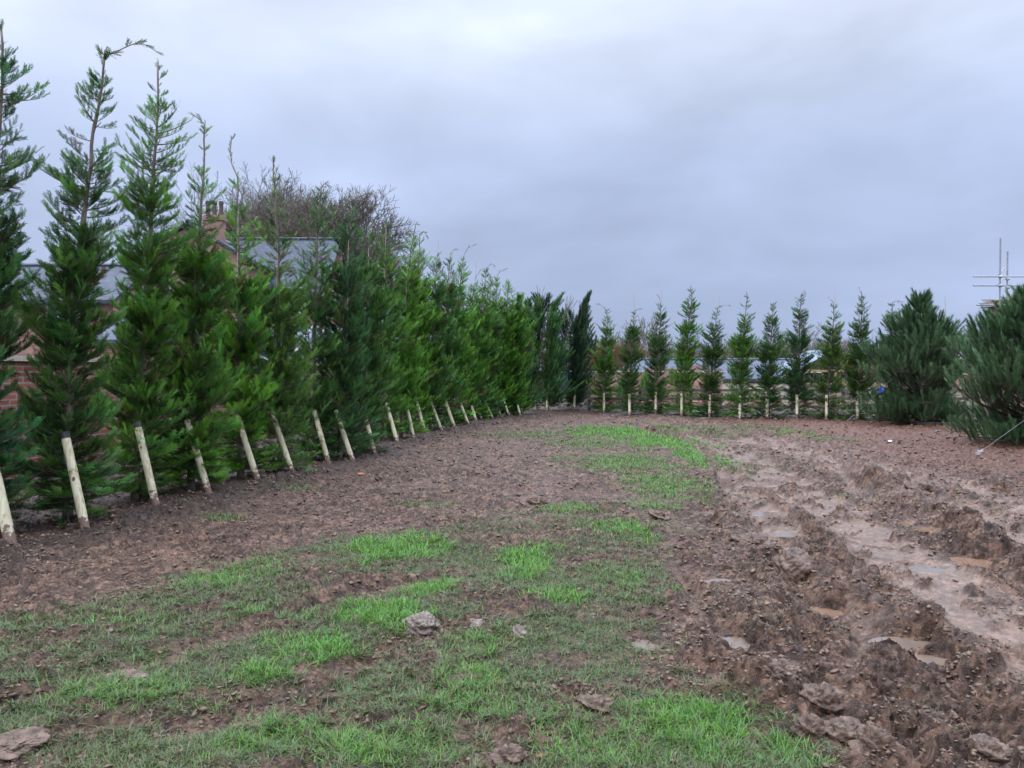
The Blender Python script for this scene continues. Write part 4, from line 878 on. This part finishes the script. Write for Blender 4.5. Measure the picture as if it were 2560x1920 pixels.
# ------------------------------------------------------------------ buildings and walls
def gable_block(root, x0, x1, y0, y1, eave, ridge, along='x', wm='brick', rm='slate', over=0.25, z0=-0.3):
    """walls with gables + two roof slopes, as children of root; coordinates relative to the root"""
    wb = MB(); t = .12
    if along == 'x':
        ym = (y0 + y1) / 2
        wb.prism([(x0, y0, z0), (x0, y1, z0), (x0, y1, eave), (x0, ym, ridge - .06), (x0, y0, eave)], (x1 - x0, 0, 0))
        s = (ridge - eave) / (ym - y0); e = y0 - over; ze = eave - over * s
        rb = MB().prism([(x0 - over * .6, e, ze), (x0 - over * .6, ym, ridge), (x0 - over * .6, ym, ridge + t), (x0 - over * .6, e, ze + t)], (x1 - x0 + over * 1.2, 0, 0))
        e2 = y1 + over; rb.prism([(x0 - over * .6, ym, ridge), (x0 - over * .6, e2, ze), (x0 - over * .6, e2, ze + t), (x0 - over * .6, ym, ridge + t)], (x1 - x0 + over * 1.2, 0, 0))
        rb.tube([(x0 - over * .6, ym, ridge + t), (x1 + over * .6, ym, ridge + t)], .09, 6)
    else:
        xm = (x0 + x1) / 2
        wb.prism([(x0, y0, z0), (x1, y0, z0), (x1, y0, eave), (xm, y0, ridge - .06), (x0, y0, eave)], (0, y1 - y0, 0))
        s = (ridge - eave) / (xm - x0); e = x0 - over; ze = eave - over * s; o = over * .6
        rb = MB().prism([(e, y0 - o, ze), (xm, y0 - o, ridge), (xm, y0 - o, ridge + t), (e, y0 - o, ze + t)], (0, y1 - y0 + o, 0))
        e2 = x1 + over; rb.prism([(xm, y0 - o, ridge), (e2, y0 - o, ze), (e2, y0 - o, ze + t), (xm, y0 - o, ridge + t)], (0, y1 - y0 + o, 0))
        rb.tube([(xm, y0 - o, ridge + t), (xm, y1, ridge + t)], .09, 6)
    return wb, rb
def window(parent, x, y, z, w_, h_, root=None):
    f = MB(); t = .07
    f.box(x, x + w_, y - .05, y + .05, z, z + t); f.box(x, x + w_, y - .05, y + .05, z + h_ - t, z + h_); f.box(x, x + t, y - .05, y + .05, z + t, z + h_ - t); f.box(x + w_ - t, x + w_, y - .05, y + .05, z + t, z + h_ - t)
    f.box(x + w_ / 2 - .03, x + w_ / 2 + .03, y - .04, y + .04, z + t, z + h_ - t); f.box(x - .06, x + w_ + .06, y - .1, y - .05, z - .06, z)
    o = f.build('window', M['white'], parent); MB().box(x + t, x + w_ - t, y - .01, y + .005, z + t, z + h_ - t).build('pane', M['glass'], o); return o
# main house
HY = 34.0; hxo = hx(500, HY)
house = empty('brick_house', (hxo, HY, 0), 'red brick house with slate roof and chimney behind the left row', 'house')
rz = hz(604, 37)
wb, rb = gable_block(house, -3.4, hx(846, 37) - hxo, 0, 6.0, hz(735, 34), rz, 'x'); w1 = wb.build('wall', M['brick'], house); r1 = rb.build('roof', M['darkslate'], house)
gx0, gx1 = hx(330, 32) - hxo, hx(620, 32) - hxo; gz = hz(562, 32); ez = hz(650, 32)
wb, rb = gable_block(house, gx0, gx1, -2.0, 3.0, ez, gz, 'y'); wb.build('wall', M['brick'], house); rb.build('roof', M['darkslate'], house)
def chimney(x, y, z0, z1, root, pots=3, w_=.7, d_=.5):
    c = MB().box(x - w_ / 2, x + w_ / 2, y - d_ / 2, y + d_ / 2, z0, z1).box(x - w_ / 2 - .06, x + w_ / 2 + .06, y - d_ / 2 - .06, y + d_ / 2 + .06, z1 - .22, z1 - .08).build('chimney', M['brick'], root)
    for k in range(pots):
        px_ = x + (k - (pots - 1) / 2) * w_ * .36; p = MB(); p.tube([(px_, y, z1), (px_, y, z1 + .5), (px_, y, z1 + .5), (px_, y, z1 + .62)], [.10, .08, .11, .10], 10); p.build('chimney_pot', M['pot'], c)
xc = hx(540, 32.5) - hxo; chimney(xc, -1.5, gz - 1.4, hz(540, 32.5), house, w_=.78)
xc2 = hx(852, 37) - hxo; chimney(xc2 - .2, 3.0, rz - 1.5, hz(622, 37), house, 0, w_=.5)
for px_, py_ in [(705, 755), (790, 770), (640, 770)]: window(house, hx(px_, 34) - hxo, -.03, hz(py_ + 25, 34), .9, 1.1)
for px_, py_ in [(385, 730), (470, 735), (560, 730)]: window(house, hx(px_, 32) - hxo, -2.03, hz(py_ + 25, 32), .75, 1.1)
# lower house further left
lw = empty('low_house', (hx(60, 26), 26, 0), 'lower brick house with grey slate roof at far left', 'house')
wb, rb = gable_block(lw, hx(-150, 26) - hx(60, 26), hx(285, 26) - hx(60, 26), 0, 5, hz(750, 26), hz(668, 28), 'x'); wb.build('wall', M['brick'], lw); rb.build('roof', M['darkslate'], lw)
window(lw, hx(120, 26) - hx(60, 26), -.03, hz(800, 26), .8, .6)
lt = empty('lean_to_shed', (hx(350, 24), 24, 0), 'small shed with grey roof between the two houses', 'shed')
wb, rb = gable_block(lt, -1.4, 1.6, 0, 3, hz(850, 24), hz(800, 25), 'x'); wb.build('wall', M['oldbrick'], lt); rb.build('roof', M['slate'], lt)
# conservatory
cx0, cx1 = hx(560, 27), hx(850, 27); cons = empty('conservatory', ((cx0 + cx1) / 2, 27, 0), 'white framed conservatory with glass roof before the house', 'conservatory')
W2 = (cx1 - cx0) / 2; ce, cr_ = hz(868, 27), hz(815, 29.5)
fr = MB(); fr.box(-W2, W2, -.04, .04, ce - .12, ce); fr.box(-W2, W2, -.04, .04, ce - .42, ce - .34); fr.box(-W2, W2, 2.5, 2.58, cr_ - .1, cr_)
for k in range(9):
    x = -W2 + k * 2 * W2 / 8; fr.box(x - .03, x + .03, -.06, -.041, 0, ce); fr.prism([(x - .025, 0, ce + .001), (x - .025, 2.5, cr_ + .001), (x - .025, 2.5, cr_ + .06), (x - .025, 0, ce + .06)], (.05, 0, 0))
fr.build('frame', M['white'], cons)
MB().prism([(-W2, .03, ce), (-W2, 2.5, cr_ - .02), (-W2, 2.5, cr_), (-W2, .03, ce + .02)], (2 * W2, 0, 0)).build('glass_roof', M['glass'], cons)
MB().box(-W2, W2, 0, .02, .7, ce - .13).build('glazing', M['glass'], cons); MB().box(-W2, W2, -.02, .1, -.2, .69).build('base_wall', M['brick'], cons)
# brick garden wall, parallel to the left row
gw = empty('garden_wall', (-8.7 + .189 * 12, 12, 0), 'red brick garden wall running behind the left row of conifers', 'wall')
d_ = Vector((.189, 1, 0)).normalized(); n_ = Vector((-1, .189, 0)).normalized()
def wall_run(s0, s1, h, th): 
    a = d_ * s0 + n_ * 0; b = d_ * s1; return MB().prism([a, b, b + n_ * th, a + n_ * th], (0, 0, h))
wall_run(-9, 13.5, 1.72, .22).build('brickwork', M['redbrick'], gw)
c_ = MB(); a = d_ * -9 - n_ * .04; b = d_ * 13.5 - n_ * .04; c_.prism([a + Vector((0, 0, 1.722)), b + Vector((0, 0, 1.722)), b + n_ * .3 + Vector((0, 0, 1.722)), a + n_ * .3 + Vector((0, 0, 1.722))], (0, 0, .07)); c_.build('coping', M['stone'], gw)

# right hand background: post and rail fence
FY = 27.6
fe = empty('rail_fence', (hx(1850, FY), FY, 0), 'dark wooden post and rail fence behind the far row', 'fence'); ox = hx(1850, FY)
x0, x1 = hx(1470, FY) - ox, hx(2420, FY) - ox
rl = MB()
for zz in (.27, .56, .86): rl.box(x0, x1, -.02, .02, zz - .045, zz + .045)
rl.build('rails', M['oldwood'], fe); k = 0; x = x0
while x < x1: MB().box(x, x + .1, .021, .11, -.2, 1.02).build('post', M['oldwood'], fe); x += 1.85
# steel site barriers
def barrier(xa, xb, Y, top, label, sheet=False):
    o = empty('site_barrier', ((xa + xb) / 2, Y, 0), label, 'barrier', 'steel site barriers'); W = (xb - xa) / 2; r = .12
    b = MB(); pts = [(-W, 0, .05), (-W, 0, top - r)] + [(-W + r - r * math.cos(t), 0, top - r + r * math.sin(t)) for t in (.5, 1.0, 1.57)] + [(W - r + r * math.sin(t), 0, top - r + r * math.cos(t)) for t in (0, .5, 1.0, 1.57)] + [(W, 0, .05)]
    b.tube(pts, .019, 6); b.tube([(-W, 0, .25), (W, 0, .25)], .015, 6); b.tube([(-W - .0, -.25, .02), (-W, .25, .02)], .02, 6); b.tube([(W, -.25, .02), (W, .25, .02)], .02, 6); b.build('frame', M['steel'], o)
    i = MB(); nx = int(2 * W / .12)
    for k in range(1, nx): i.tube([(-W + k * 2 * W / nx, .022, .25), (-W + k * 2 * W / nx, .022, top)], .004, 3, cap=False)
    i.build('bars', M['steel'], o)
    if sheet:
        s = MB(); m = 26
        for k in range(m):
            xA = -W + .05 + k * (2 * W - .1) / m; xB = xA + (2 * W - .1) / m; ya, yb = (.05, .08) if k % 2 else (.08, .05); s.prism([(xA, ya, .6), (xB, yb, .6), (xB, yb + .01, .6), (xA, ya + .01, .6)], (0, 0, top - .62))
        s.build('sheeting', M['tin'], o)
barrier(hx(1332, 30), hx(1396, 30), 30, 1.56, 'steel barrier with tin sheeting left of the windswept pair', True)
barrier(hx(1400, 30), hx(1462, 30), 30, 1.54, 'steel barrier with tin sheeting between the windswept pair', True)
barrier(hx(1466, 30), hx(1560, 30), 30.1, 1.53, 'open steel barrier right of the windswept pair')
barrier(hx(1562, 30), hx(1700, 30), 30.1, 1.53, 'open steel barrier behind the bright bushes')
barrier(hx(1702, 30), hx(1830, 30), 30.1, 1.53, 'open steel barrier before the ruined brick wall')
barrier(hx(1965, 30), hx(2060, 30), 30.1, 1.50, 'open steel barrier left of the timber gable')
# ruined brick walls and rubble
rw = empty('ruined_wall', (hx(1640, 31.5), 31.5, 0), 'broken red brick wall with ragged top behind the fence', 'wall'); b = MB(); rg = random.Random(8)
pts = []; x = hx(1462, 31.5) - hx(1640, 31.5); xe = hx(1800, 31.5) - hx(1640, 31.5); z = 1.75; tops = []
while x < xe:
    w_ = rg.choice((.22, .34, .45)); z = min(1.9, max(.75, z + rg.choice((-.15, -.075, 0, .075, .15)) - .012)); tops.append((x, x + w_, z)); x += w_
pts = [(tops[0][0], 0, -.2)]
for a_, b_, z_ in tops: pts += [(a_, 0, z_), (b_, 0, z_)]
pts += [(tops[-1][1], 0, -.2)]
b.prism(pts[::-1], (0, .3, 0)); b.build('brickwork', M['oldbrick'], rw)
rb_ = MB(); rng = np.random.default_rng(9)
for k in range(900):
    px_ = rng.uniform(1480, 2120); Y = rng.uniform(29.2, 31); cx = hx(px_, Y); cz = abs(rng.normal(0, .18)) * (1.6 if px_ < 1800 else .8); e = [Vector((rng.uniform(.08, .13), 0, 0)), Vector((0, rng.uniform(.05, .07), 0)), Vector((0, 0, rng.uniform(.03, .05)))]
    rot = Matrix.Rotation(rng.uniform(0, 3), 3, 'Z') @ Matrix.Rotation(rng.uniform(-.5, .5), 3, 'X'); e = [rot @ v for v in e]; c0 = Vector((cx, Y, cz)) - sum(e, Vector()) * 1
    rb_.prism([c0, c0 + e[0] * 2, c0 + e[0] * 2 + e[1] * 2, c0 + e[1] * 2], e[2] * 2)
tag(rb_.build('brick_rubble', mat('loose_brick', (0.24, 0.10, 0.07), 0.9, 0.35, 1.3, c2=(0.32, 0.2, 0.16))), 'spread of broken bricks behind the rail fence', 'rubble', None, 'stuff')
# long low slate roofed building
lb = empty('stable_block', (hx(1800, 38), 38, 0), 'long low building with blue grey slate roof behind the far row', 'building')
ox = hx(1800, 38); wb, rb = gable_block(lb, hx(1600, 38) - ox, hx(2035, 38) - ox, 0, 6, hz(948, 38), hz(905, 41), 'x', over=.3); wb.build('wall', M['stone'], lb); rb.build('roof', M['slate'], lb)
for k in range(4): window(lb, -2 + 1.7 * k, -.03, .25, .8, .7)
MB().box(hx(1745, 40) - ox, hx(1745, 40) - ox + .12, 1.0, 1.12, 1.2, 2.1).build('flue', M['pot'], lb)
cw = empty('cream_wall', (hx(1950, 33.5), 33.5, 0), 'low cream stone wall under the long slate roof', 'wall')
MB().box(hx(1810, 33.5) - hx(1950, 33.5), hx(2300, 33.5) - hx(1950, 33.5), 0, .3, -.2, hz(962, 33.5)).build('stonework', M['stone'], cw)
# half built timber garage
tg = empty('timber_garage', (hx(2085, 33), 33, 0), 'half built garage with open timber roof trusses', 'garage'); gW = 1.35; ge = hz(930, 33); ga_ = hz(880, 33)
p = MB()
for x in (-gW, 0, gW - .1): p.box(x, x + .1, -.05, .05, -.2, ge)
p.box(-gW, gW, -.052, .052, ge, ge + .1); p.box(-gW, gW, -.04, .04, ge - .55, ge - .47); p.build('wall_frame', M['newwood'], tg)
for k in range(4):
    y = k * .8; q = MB(); q.prism([(-gW - .2, y, ge + .02), (0, y, ga_), (0, y, ga_ + .09), (-gW - .2, y, ge + .11)], (0, .05, 0)); q.prism([(gW + .2, y, ge + .02), (gW + .2, y, ge + .11), (0, y, ga_ + .09), (0, y, ga_)], (0, .05, 0)); q.tube([(-.5, y + .06, ge + .1), (0, y + .06, ga_ - .02)], .03, 4); q.tube([(.5, y + .06, ge + .1), (0, y + .06, ga_ - .02)], .03, 4)
    q.build('truss', M['newwood'], tg)
MB().prism([(0, -.25, ga_ + .1), (gW + .3, -.25, ge + .1), (gW + .3, -.25, ge + .13), (0, -.25, ga_ + .13)], (0, 3.2, 0)).build('roof_board', M['newwood'], tg)
MB().prism([(0, -.2, ga_ + .1), (-gW - .3, -.2, ge + .1), (-gW - .3, -.2, ge + .13), (0, -.2, ga_ + .13)], (0, 3.2, 0)).build('roof_membrane', mat('pale_membrane', (.2, .25, .32), .4), tg)
MB().box(-gW + .1, gW - .1, 2.4, 2.5, -.2, ge - .01).build('rear_wall', M['tarmac'], tg)
# far cottage between pines
fc = empty('far_cottage', (hx(2428, 75), 75, 0), 'far brick cottage glimpsed between the two pines', 'house'); wb, rb = gable_block(fc, -2.4, 2.4, 0, 5, hz(898, 75), hz(868, 77), 'x'); wb.build('wall', M['brick'], fc); rb.build('roof', M['tarmac'], fc); window(fc, -1, -.03, 1.2, .9, .9)
# scaffolded building at right edge
SY = 24.0; so = hx(2560, SY)
sb = empty('roofed_building', (so + 1.75, SY + 1.5, 0), 'brick building with dark hipped roof behind the right pine', 'building')
ez_ = hz(756, SY + 1.5); MB().box(-.62, 4, 0, 2.2, -.2, ez_).build('wall', M['brick'], sb)
rf = MB(); x0, x1, y0, y1 = -.85, 4.3, -.25, 2.4; rz_ = ez_ + .75; rf.poly([(x0, y0, ez_), (x1, y0, ez_), (x1 - 1.2, 1.1, rz_), (x0 + 1.2, 1.1, rz_)]); rf.poly([(x0, y1, ez_), (x0, y0, ez_), (x0 + 1.2, 1.1, rz_)]); rf.poly([(x1, y0, ez_), (x1, y1, ez_), (x1 - 1.2, 1.1, rz_)]); rf.poly([(x1, y1, ez_), (x0, y1, ez_), (x0 + 1.2, 1.1, rz_), (x1 - 1.2, 1.1, rz_)]); rf.poly([(x0, y1, ez_), (x1, y1, ez_), (x1, y0, ez_), (x0, y0, ez_)]); rf.build('roof', M['tarmac'], sb)
sc = empty('scaffolding', (so, SY, 0), 'steel tube scaffolding rising above the right pine', 'scaffolding')
def S(px, py, dy=0.0): p = at(px, py, SY + dy); return (p.x - so, dy, p.z)
def tubeS(a, b, nm='scaffold_tube'): MB().tube([a, b], .024, 8).build(nm, M['steel'], sc)
xA = S(2500, 700)[0]; xB = S(2549, 700)[0] ; topA = S(2500, 595)[2]; topB = S(2549, 625)[2]
tubeS((xA, 0, -.05), (xA, 0, topA)); tubeS((xB, .6, -.05), (xB, .6, topB + .05)); tubeS((xB + 1.8, 0, -.05), (xB + 1.8, 0, topB))
for py_ in (692, 714.5): z_ = S(0, py_)[2]; tubeS((S(2431, py_)[0], -.05, z_), (xB + 2.2, -.05, z_)); 
for za, zb__ in ((686, 670), (710, 694)): tubeS((xA, .05, S(0, za)[2]), (xA + 1.35, 1.9, S(0, za)[2] + .45))
for py_, px0_ in ((745, 2485), (757, 2460), (762, 2446)): z_ = S(0, py_)[2]; tubeS((S(px0_, py_)[0], .1 + (762 - py_) * .03, z_), (xB + 2.2, .1 + (762 - py_) * .03, z_))
bd = MB(); zb2 = S(0, 752)[2]
for k in range(4): bd.box(S(2512, 752)[0], xB + 2.2, .15 + k * .25, .37 + k * .25, zb2 + .03, zb2 + .07)
bd.build('boards', M['newwood'], sc)
for x_, y_, py_ in ((xA, 0, 692), (xA, 0, 714.5), (xB, .6, 692), (xB, .6, 714.5)): MB().tube([(x_ - .05, y_ - .02, S(0, py_)[2]), (x_ + .05, y_ - .02, S(0, py_)[2])], .045, 8).build('coupler', M['steel'], sc)

# ------------------------------------------------------------------ clods, stones and litter
def clod(px, py, wd, hh, label, m, seed, name='mud_clod', cat='clod', elong=1.0, lift=0.25, group=None, rough=.28):
    g = gr(px, py); x, y = g.x, g.y; rng = np.random.default_rng(seed); z = hgt(x, y)
    n1_, n2_ = 84, 54; Vv = []; 
    for i in range(n2_ + 1):
        ph = math.pi * i / n2_
        for j in range(n1_): th = 2 * math.pi * j / n1_; Vv.append((math.sin(ph) * math.cos(th), math.sin(ph) * math.sin(th), math.cos(ph)))
    Vv = np.array(Vv); s = rng.uniform(0, 30)
    q = Vv * 1.6
    nz = perlin(q[:, 0] + q[:, 2] * 1.3 + s, q[:, 1] - q[:, 2] * .9 + s) * rough * 1.5 + (1 - 2 * np.abs(perlin(q[:, 0] * 2.2 + q[:, 2] * 2 + s, q[:, 1] * 2.2 + 3 - q[:, 2]))) * rough * .3 * (rough > .1) + perlin(q[:, 0] * 6 + s, (q[:, 1] + q[:, 2]) * 6) * rough * .35 + (1 - 2 * np.abs(perlin(q[:, 0] * 9 + q[:, 2] * 8 + s, (q[:, 1] - q[:, 2]) * 9))) * rough * .07 + perlin(q[:, 0] * 20 + s, (q[:, 1] + q[:, 2]) * 20) * rough * .12
    nz = nz + 0.3 * rough * (rough > .1) * sstep(0, .12, perlin(q[:, 0] * 2.6 + s + 9, (q[:, 1] + q[:, 2] * .6) * 2.6)); Vv = Vv * (1 + nz)[:, None] * np.array([wd / 2, wd / 2 * elong, hh * .7]); Vv[:, 2] += hh * lift
    Fq = [(i * n1_ + j, i * n1_ + (j + 1) % n1_, (i + 1) * n1_ + (j + 1) % n1_, (i + 1) * n1_ + j) for i in range(n2_) for j in range(n1_)]
    o = link(name, fast_mesh(name, Vv, np.array(Fq)[:, ::-1], smooth=True, k=4), m, None, (x, y, z)); tag(o, label, cat, group); return o
M['clod'] = mat('wet_clod', (0.085, 0.049, 0.032), 0.6, 0.4, 22, 1.0, 60, c2=(0.19, 0.122, 0.083))
M['crumb'] = mat('dark_crumbs', (0.095, 0.055, 0.035), 0.6, 0.4, 9, 0.5, 60, c2=(0.22, 0.145, 0.095))
M['greyclod'] = mat('grey_clod', (0.16, 0.118, 0.09), 0.7, 0.25, 12, 1.0, 60, c2=(0.27, 0.215, 0.175))
M['rock'] = mat('muddy_stone', (0.09, 0.052, 0.034), 0.5, 0.3, 9, 0.8, 50, c2=(0.24, 0.155, 0.115))
clod(1981, 1436, .28, .22, 'large rounded stone half buried in the churned mud', M['rock'], 6, 'boulder', 'stone', lift=-.02, rough=.15)
CL = [(1055, 1572, .19, .10, 'torn grey clod lying on bright grass', 'greyclod'), (1192, 1570, .12, .04, 'flat pale clod right of the torn grey clod', 'greyclod'), (1298, 1600, .085, .06, 'small round clod on grass at centre', 'greyclod'), (1165, 1708, .13, .04, 'flat clod lying on foreground grass', 'clod'),
      (315, 1698, .20, .03, 'flat tan clod on the left foreground grass', 'rock'), (225, 1735, .08, .03, 'small tan clod below the flat tan one', 'rock'), (1480, 1775, .17, .06, 'long low clod in foreground grass with orange leaf', 'clod'), (1270, 1912, .13, .07, 'clod cut by the bottom edge of the view', 'clod'),
      (2050, 1790, .18, .09, 'big smooth slab of mud at lower right', 'clod'), (2105, 1835, .22, .10, 'largest tumbled mud slab at lower right', 'clod'), (2020, 1850, .12, .08, 'mud lump left of the largest slab', 'clod'), (1955, 1760, .14, .07, 'small mud lump above the smooth slab', 'clod'), (2190, 1890, .17, .12, 'upright mud lump near the bottom right', 'clod'),
      (1880, 1375, .34, .11, 'broad mud lump beside the half buried stone', 'clod'), (2290, 1240, .35, .16, 'dark thrown up lump on the ridge between tracks', 'clod'), (1535, 1205, .09, .06, 'small clod on the mid grass patch', 'greyclod'), (2450, 1905, .2, .08, 'smooth mud mound at bottom right corner', 'clod'), (1330, 1262, .3, .12, 'dark clod beyond the centre grass', 'clod'), (1640, 1300, .25, .1, 'dark clod left of the main rut', 'clod'),
      (45, 1868, .20, .05, 'flat mud lump at bottom left', 'clod'), (1105, 1508, .07, .05, 'tiny clod above the torn grey clod', 'clod'), (1870, 1165, .2, .1, 'clod on the left ridge of the track', 'clod'), (1655, 1128, .3, .08, 'clod at the grass edge', 'clod')]
for i, (px, py, wd, hh, lab, mm_) in enumerate(CL): clod(px, py, wd, hh, lab, M[mm_], 20 + i, group='loose clods of mud', elong=random.uniform(.6, 1.1), lift=-.05, rough=.28)
# small crumbs everywhere on the mud
def crumbs():
    rng = np.random.default_rng(77); n = 60000; y = 2.3 * np.exp(rng.uniform(0, 1, n) * math.log(26 / 2.3)); x = rng.uniform(-.72, .72, n) * y
    h, g, br, rt, so, sm, ru, wn = height(x, y, True)
    k = (rng.uniform(0, 1, n) < (0.55 + .45 * rt + so) * (1 - .93 * sm) * (1 - .85 * np.clip(g, 0, 1)) * (0.12 + sstep(-.25, .35, perlin(x * 1.7, y * 1.7 + 40) + .6 * perlin(x * 5.3, y * 5.3)))); x, y, h = x[k], y[k], h[k]; n = len(x)
    ico = np.array([(1, 0, 0), (-1, 0, 0), (0, 1, 0), (0, -1, 0), (0, 0, 1), (0, 0, -1), (.6, .6, .5), (-.6, .6, .5), (.6, -.6, .5), (-.6, -.6, .5)]); tri = [(4, 6, 7), (4, 7, 9), (4, 9, 8), (4, 8, 6), (6, 0, 2), (6, 2, 7), (7, 2, 1), (7, 1, 9), (9, 1, 3), (9, 3, 8), (8, 3, 0), (8, 0, 6), (5, 2, 0), (5, 1, 2), (5, 3, 1), (5, 0, 3)]
    s = np.clip(rng.lognormal(0, .45, n), .3, 1.8) * (.0045 + .0009 * y); an = rng.uniform(0, 6.28, n); el = rng.uniform(.9, 1.7, n)
    v = ico[None] * (1 + rng.normal(0, .30, (n, 10, 1))) * s[:, None, None] * np.stack([el, np.ones(n), rng.uniform(.55, .95, n)], 1)[:, None]; v[..., 2] += v[..., 0] * rng.normal(0, .25, (n, 1))
    c, si = np.cos(an)[:, None], np.sin(an)[:, None]; v = np.stack([v[..., 0] * c - v[..., 1] * si + x[:, None], v[..., 0] * si + v[..., 1] * c + y[:, None], v[..., 2] + (h + s * .2)[:, None]], -1)
    T = (np.array(tri)[None] + (np.arange(n) * 10)[:, None, None]).reshape(-1, 3)
    return fast_mesh('mud_crumbs', v.reshape(-1, 3), T, smooth=False)
tag(link('mud_crumbs', crumbs(), M['crumb']), 'loose crumbs of mud scattered over the churned ground', 'mud', None, 'stuff')
# orange leaves and white scraps
def scrap(px, py, s, m, label, name, cat, seed):
    g = gr(px, py); rg = random.Random(seed); b = MB(); pts = [(s * math.cos(a) * rg.uniform(.6, 1.1), s * .8 * math.sin(a) * rg.uniform(.5, 1), s * rg.uniform(.15, .6)) for a in [k * 6.283 / 8 for k in range(8)]]
    for k in range(8): b.prism([(0, 0, s * .7), pts[k], pts[(k + 1) % 8]], (0, 0, .004))
    o = b.build(name, M[m]); o.location = (g.x, g.y, hgt(g.x, g.y)); tag(o, label, cat)
scrap(1434, 1762, .018, 'orange', 'orange dead leaf on the long low clod', 'dead_leaf', 'leaf', 1)
scrap(902, 1193, .06, 'orange', 'orange leaf scrap on mud below the left row', 'dead_leaf', 'leaf', 2)
scrap(1500, 1130, .05, 'orange', 'orange leaf on the mid grass patch', 'dead_leaf', 'leaf', 3)
scrap(1350, 1908, .016, 'orange', 'russet leaf at the bottom edge grass', 'dead_leaf', 'leaf', 5)
scrap(1740, 1040, .22, 'plastic', 'white crumpled plastic under the tallest far conifer', 'plastic_scrap', 'litter', 6)
scrap(2262, 1036, .3, 'plastic', 'white crumpled plastic below the left pine', 'plastic_scrap', 'litter', 7)
scrap(2225, 1115, .07, 'plastic', 'small white scrap on mud before the left pine', 'plastic_scrap', 'litter', 8)
